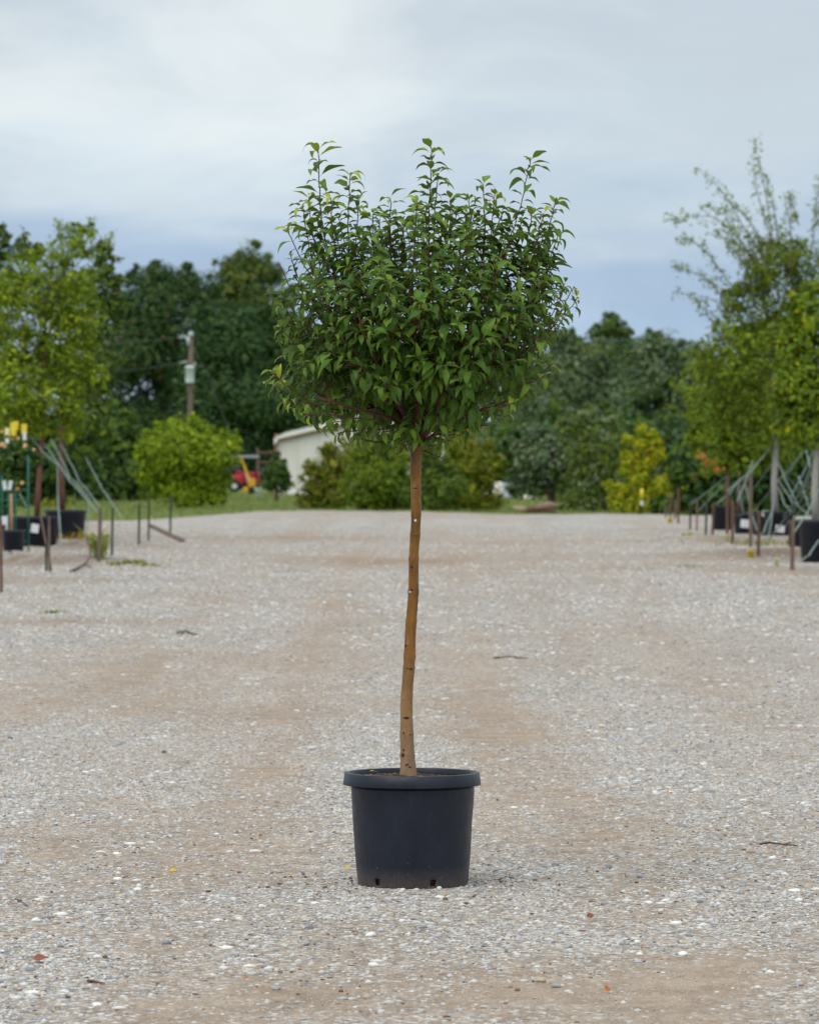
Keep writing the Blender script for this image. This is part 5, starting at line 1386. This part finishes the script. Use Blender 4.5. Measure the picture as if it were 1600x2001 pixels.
# filling shoots: tips spread over the crown volume
poly = [(560, 530), (575, 480), (605, 440), (660, 425), (720, 430), (780, 415), (850, 405), (920, 405), (990, 412), (1045, 425), (1085, 450), (1092, 510), (1108, 560), (1105, 610), (1085, 640), (1085, 700), (1040, 755), (980, 795), (905, 838), (850, 868), (760, 868), (690, 840), (620, 810), (555, 770), (540, 730), (548, 660), (548, 600)]
def inside(x, y):
    c = False; n = len(poly)
    for i in range(n):
        x1, y1 = poly[i]; x2, y2 = poly[(i + 1) % n]
        if (y1 > y) != (y2 > y) and x < (x2 - x1) * (y - y1) / (y2 - y1) + x1: c = not c
    return c
SR = random.Random(17); placed = []
tries = 0
NSH = 345
while len(placed) < NSH and tries < 60000:
    tries += 1
    x, y = SR.uniform(545, 1105), SR.uniform(405, 862)
    if not inside(x, y): continue
    ex, ey = (x - 828) / 285, (y - 640) / (240 if y < 640 else 235)
    q = 1 - ex * ex - ey * ey
    hd = .46 * math.sqrt(max(q, .02))
    s = SR.uniform(-1, 1); s = math.copysign(abs(s) ** .55, s)
    dy = s * hd
    P = HW(x, y, dy)
    if any((P - p).length < .050 for p in placed): continue
    if abs(x - 812) < 75 and y > 735 and dy < .12 and SR.random() < .35: continue
    placed.append(P)
placed.sort(key=lambda p: (p - forkp).length)
for P in placed:
    v = (P - CC); rl = v.length; v.normalize()
    low = P.z < CC.z - .12
    up = .95 if P.z > CC.z else (.45 if not low else .02)
    dirv = (v * .8 + UP * up + Vector((SR.gauss(0, .18), SR.gauss(0, .18), SR.gauss(0, .1)))).normalized()
    L = SR.uniform(.13, .24)
    b = P - dirv * L
    mid = P - dirv * L * .5 + v * .012
    shoot([P, mid, b], L * SR.uniform(.95, 1.2), 'top' if P.z > CC.z + .22 else ('low' if low else 'n'), SR.uniform(.055, .074) + (.006 if low else 0), .0148, tipcol=SR.random() < .6)

# ---- leaf meshes
def leaf_shape(bend, fold, wave, wid, seed):
    r = random.Random(seed); nt = 8; V, UV = [], []
    x = z = 0.0; pet = .14
    P = [(-.0, 0)]
    cl = [(0, 0)]; ang = .25
    steps = 10
    for i in range(nt):
        t = (i + .5) / nt
        a = ang - bend * t ** 1.1
        cl.append((cl[-1][0] + math.cos(a) * (1 - pet) / nt, cl[-1][1] + math.sin(a) * (1 - pet) / nt))
    cl = [(0, 0)] + [(c[0] + pet * math.cos(.35), c[1] + pet * math.sin(.35)) for c in cl]
    twist = r.uniform(-.35, .35)
    for i, (cx, cz) in enumerate(cl):
        t = 0 if i == 0 else (i - 1) / nt
        if i == 0: w = .010
        elif i == 1: w = .016
        else: w = wid * (math.sin(math.pi * min(1, t ** .78)) ** .85) * (1 - .22 * t) if t < 1 else .001
        if i == len(cl) - 1: w = .002
        for v in (-1, -.5, 0, .5, 1):
            yy = v * w; lift = abs(v) * w * fold + (wave * w * math.sin(t * 9 + v * 2 + seed) * abs(v))
            tw = twist * t
            V.append((cx, yy * math.cos(tw) - lift * math.sin(tw) * .5, cz + lift + yy * math.sin(tw)))
            UV.append((t, v))
    F = []
    for i in range(len(cl) - 1):
        for k in range(4): F.append((i * 5 + k, (i + 1) * 5 + k, (i + 1) * 5 + k + 1, i * 5 + k + 1))
    return np.array(V), np.array(F), np.array(UV)
shapes = [leaf_shape(b, f, w, wd, i) for i, (b, f, w, wd) in enumerate(((1.2, .4, .15, .17), (1.7, .5, .2, .175), (2.1, .35, .1, .155), (.8, .3, .25, .20), (1.5, .7, .2, .18), (1.0, .25, .35, .205), (2.4, .6, .1, .15), (.6, .55, .2, .175)))]
lm = [heroleaf('tree leaf green', (.090, .175, .020)), heroleaf('tree leaf deep green', (.056, .125, .019)), heroleaf('tree leaf fresh green', (.135, .23, .026)),
      heroleaf('tree leaf yellow green', (.30, .38, .03)), heroleaf('tree leaf golden', (.60, .36, .03)), heroleaf('tree leaf orange', (.45, .13, .03))]
def leaf_mat4(pos, dr, nm, s):
    y = nm.cross(dr).normalized(); z = dr.cross(y).normalized()
    m = Matrix.Identity(4)
    for i, a in enumerate((dr, y, z)):
        for j in range(3): m[j][i] = a[j] * s
    for j in range(3): m[j][3] = pos[j]
    return m
# nearest-the-camera leaves are parts of their own, the rest one loose mass
def score(l):
    # leaves standing free towards the camera show largest
    v = l[0] - CC
    rl = (v.x / .49) ** 2 + (v.z / .42) ** 2
    return -v.y * 1.0 + .12 * rl + l[3] * 2 + (.35 if (l[0].z > HW(0, 410).z) else 0)
order = sorted(range(len(leaves)), key=lambda i: -score(leaves[i]))
single = set(order[:300])
cache = {}
inv = wmat(ht).inverted()
VV, FF, UU, MM = [], [], [], []; nb = 0
for i, (pos, dr, nm, s, sh, c) in enumerate(leaves):
    m = leaf_mat4(pos, dr, nm, s)
    if i in single:
        key = (sh, c)
        if key not in cache:
            V, F, UV = shapes[sh]; cache[key] = quads_mesh('leaf', V, F, [lm[c]], None, UV, True)
        o = bpy.data.objects.new('leaf', cache[key]); col.objects.link(o); o.parent = ht; o.matrix_basis = inv @ m
    else:
        V, F, UV = shapes[sh]; A = np.array(m)
        VV.append(V @ A[:3, :3].T + A[:3, 3]); FF.append(F + nb); UU.append(UV); MM.append(np.full(len(F), c)); nb += len(V)
o = link('leaves', quads_mesh('leaves', np.concatenate(VV), np.concatenate(FF), lm, np.concatenate(MM), np.concatenate(UU), True), ht)
o['kind'] = 'stuff'

# ------------------------------------------------------------------ small things on the gravel
def flat_leaf(px, py, s, m, lab, rz, tilt=.25, sh=3, up=.006, group='fallen leaves on the gravel'):
    V, F, UV = shapes[sh]
    b = gpl(px, py, up)
    ob = link('fallen_leaf', quads_mesh('fallen_leaf', V - np.array([.5, 0, 0]), F, [m], None, UV, True))
    ob.location = b; ob.rotation_euler = (tilt, -.15, rz); ob.scale = (s, s * 1.5, s * .8)
    return tag(ob, lab, 'leaf', group)
yl = heroleaf('fallen yellow leaf', (.72, .46, .02)); bl_ = heroleaf('fallen brown leaf', (.24, .085, .045)); ol = heroleaf('fallen orange leaf', (.48, .14, .04))
flat_leaf(338, 1706, .032, yl, 'yellow fallen leaf, farther one of the pair left of the pot', .3, .5)
flat_leaf(415, 1718, .032, yl, 'yellow fallen leaf, nearer one of the pair left of the pot', 2.8, .4)
flat_leaf(680, 1702, .036, yl, 'yellow fallen leaf lying close against the left of the pot', .1, .3)
flat_leaf(567, 1717, .022, yl, 'tiny yellow fallen leaf on the dark crumbs left of the pot', 1.2, .3)
flat_leaf(78, 1884, .055, bl_, 'large reddish brown fallen leaf on white gravel at lower left', .1, .5, up=.012)
flat_leaf(70, 1923, .034, bl_, 'small dark brown curled leaf at the lower left corner', 2.0, .9, up=.012)
flat_leaf(1153, 1798, .034, bl_, 'curled brown leaf on the gravel to the right of the pot', .4, .9, up=.012)
flat_leaf(1186, 1943, .034, ol, 'rusty orange leaf on the bare grit at the lower right', 1.0, 1.0, up=.012)
flat_leaf(1430, 1796, .022, ol, 'small rusty leaf on the gravel near the right side', 2.2, .7, up=.01)
flat_leaf(1480, 1836, .026, bl_, 'flat brown leaf on the gravel near the right edge', 3.0, .3)
flat_leaf(481, 1918, .018, ol, 'tiny orange leaf on the bare grit at lower left of the pot', .5, .6, up=.008)
flat_leaf(1311, 1556, .024, ol, 'small red orange leaf on the gravel beyond the pot, right side', .5, .8, up=.01)
flat_leaf(157, 1802, .018, bl_, 'tiny dark red leaf on the gravel left side', 1.5, .6, up=.008)
lf_ = link('litter_leaf', quads_mesh('litter_leaf', shapes[3][0], shapes[3][1], [yl], None, shapes[3][2], True), ht)
lf_.parent = ht; lf_.matrix_parent_inverse = Matrix.Identity(4); lf_.matrix_basis = inv @ (Matrix.Translation(HW(719, 1512, .06)) @ Matrix.Rotation(.2, 4, 'Z') @ Matrix.Diagonal((.035, .05, .03, 1)))
lf_.location.z = .374
stw = varied('white quartz pebble', (.70, .69, .66), (.84, .83, .80), .7, 60, .3); stg = varied('grey pebble', (.28, .29, .31), (.40, .41, .43), .8, 60, .2); stt = varied('tan pebble', (.42, .34, .24), (.55, .46, .36), .8, 60, .2); std = varied('dark pebble', (.07, .075, .085), (.13, .14, .15), .8, 60, .2)
gs = 'larger stones on the gravel'
k = 0
for (px, py, w, m, lab) in (
    (724, 1831, 26, stw, 'white stone in front of the pot, the largest one near it'), (512, 1776, 20, stw, 'white stone on the grit left of the pot foot'),
    (1335, 1869, 24, stw, 'flat white stone at lower right, right one of a pair'), (1250, 1868, 16, stw, 'white stone at lower right, left one of a pair'),
    (1245, 1843, 14, stw, 'white stone above the lower right pair'), (1504, 1906, 22, stw, 'white stone near the lower right corner'),
    (1300, 1876, 18, stt, 'tan stone just below the lower right white pair'), (90, 1797, 22, stg, 'grey stone beside the white ones at left'), (70, 1803, 20, stw, 'white stone at the left edge of the gravel'),
    (1087, 1931, 22, stg, 'blue grey flat stone on the bare grit at lower right'), (1057, 1920, 24, stt, 'long brown stone on the bare grit at lower right'), (1203, 1726, 18, stt, 'tan stone on the gravel, right of the pot'),
    (858, 1739, 14, stw, 'small white stone at the foot of the pot'), (787, 1742, 12, stw, 'pale stone under the front edge of the pot'), (320, 1472, 12, std, 'dark stone on the track far left of the pot'), (308, 1523, 12, stg, 'grey stone behind the pot, left side of the track'), (20, 1447, 14, std, 'black stone near the left edge beyond the pot'),
    (1180, 1512, 14, stt, 'tan stone beyond the pot on the right'), (1450, 1733, 16, stg, 'grey rounded stone on the gravel at right'), (600, 1846, 16, stg, 'grey stone on the grit at lower centre left'), (460, 1870, 20, stg, 'pale grey flat stone at lower left of the pot'),
    (540, 1936, 22, stg, 'grey stone low on the bare grit left of centre'), (1000, 1720, 12, std, 'dark crumb of soil right of the pot'), (132, 1952, 14, std, 'dark blue grey stone at the lower left')):
    k += 1; wm = w / FPX * d_at(py)
    rock(px, py, wm, wm * .55, None, lab, m, 'stone', seed=20 + k, cat='stone', group=gs)
# dark soil crumbs spilled on both sides of the pot
mb = MB(); r = np.random.default_rng(31)
for (px, py, sx, sy, n) in ((590, 1722, 55, 11, 60), (950, 1724, 45, 9, 60), (1030, 1718, 30, 8, 30), (690, 1728, 30, 9, 30), (700, 1850, 300, 60, 60), (900, 1650, 300, 60, 40), (640, 1935, 70, 16, 30), (480, 1630, 30, 10, 12), (1100, 1930, 60, 14, 10), (1200, 1700, 200, 60, 30), (300, 1700, 200, 60, 30)):
    for i in range(n):
        x, y = r.normal(px, sx), r.normal(py, sy)
        if abs(x - 806) < 112 and y < 1739: continue
        if r.random() < .35: continue
        b = gpl(x, y, .002); s = min(.009, r.exponential(.0022) + .0018)
        q = Matrix.Rotation(r.uniform(0, 6), 3, 'Z') @ Matrix.Rotation(r.uniform(-1, 1), 3, 'X')
        mb.box(b, (s * 1.5, s, s * .7), int(r.integers(0, 2)), q)
tag(mb.build('soil_crumbs', [varied('dark crumb', (.09, .065, .045), (.16, .12, .09), .95, 40), varied('brown crumb', (.16, .11, .08), (.24, .18, .13), .95, 40)], None), 'dark soil crumbs scattered on the grit beside the pot', 'soil', kind='stuff')
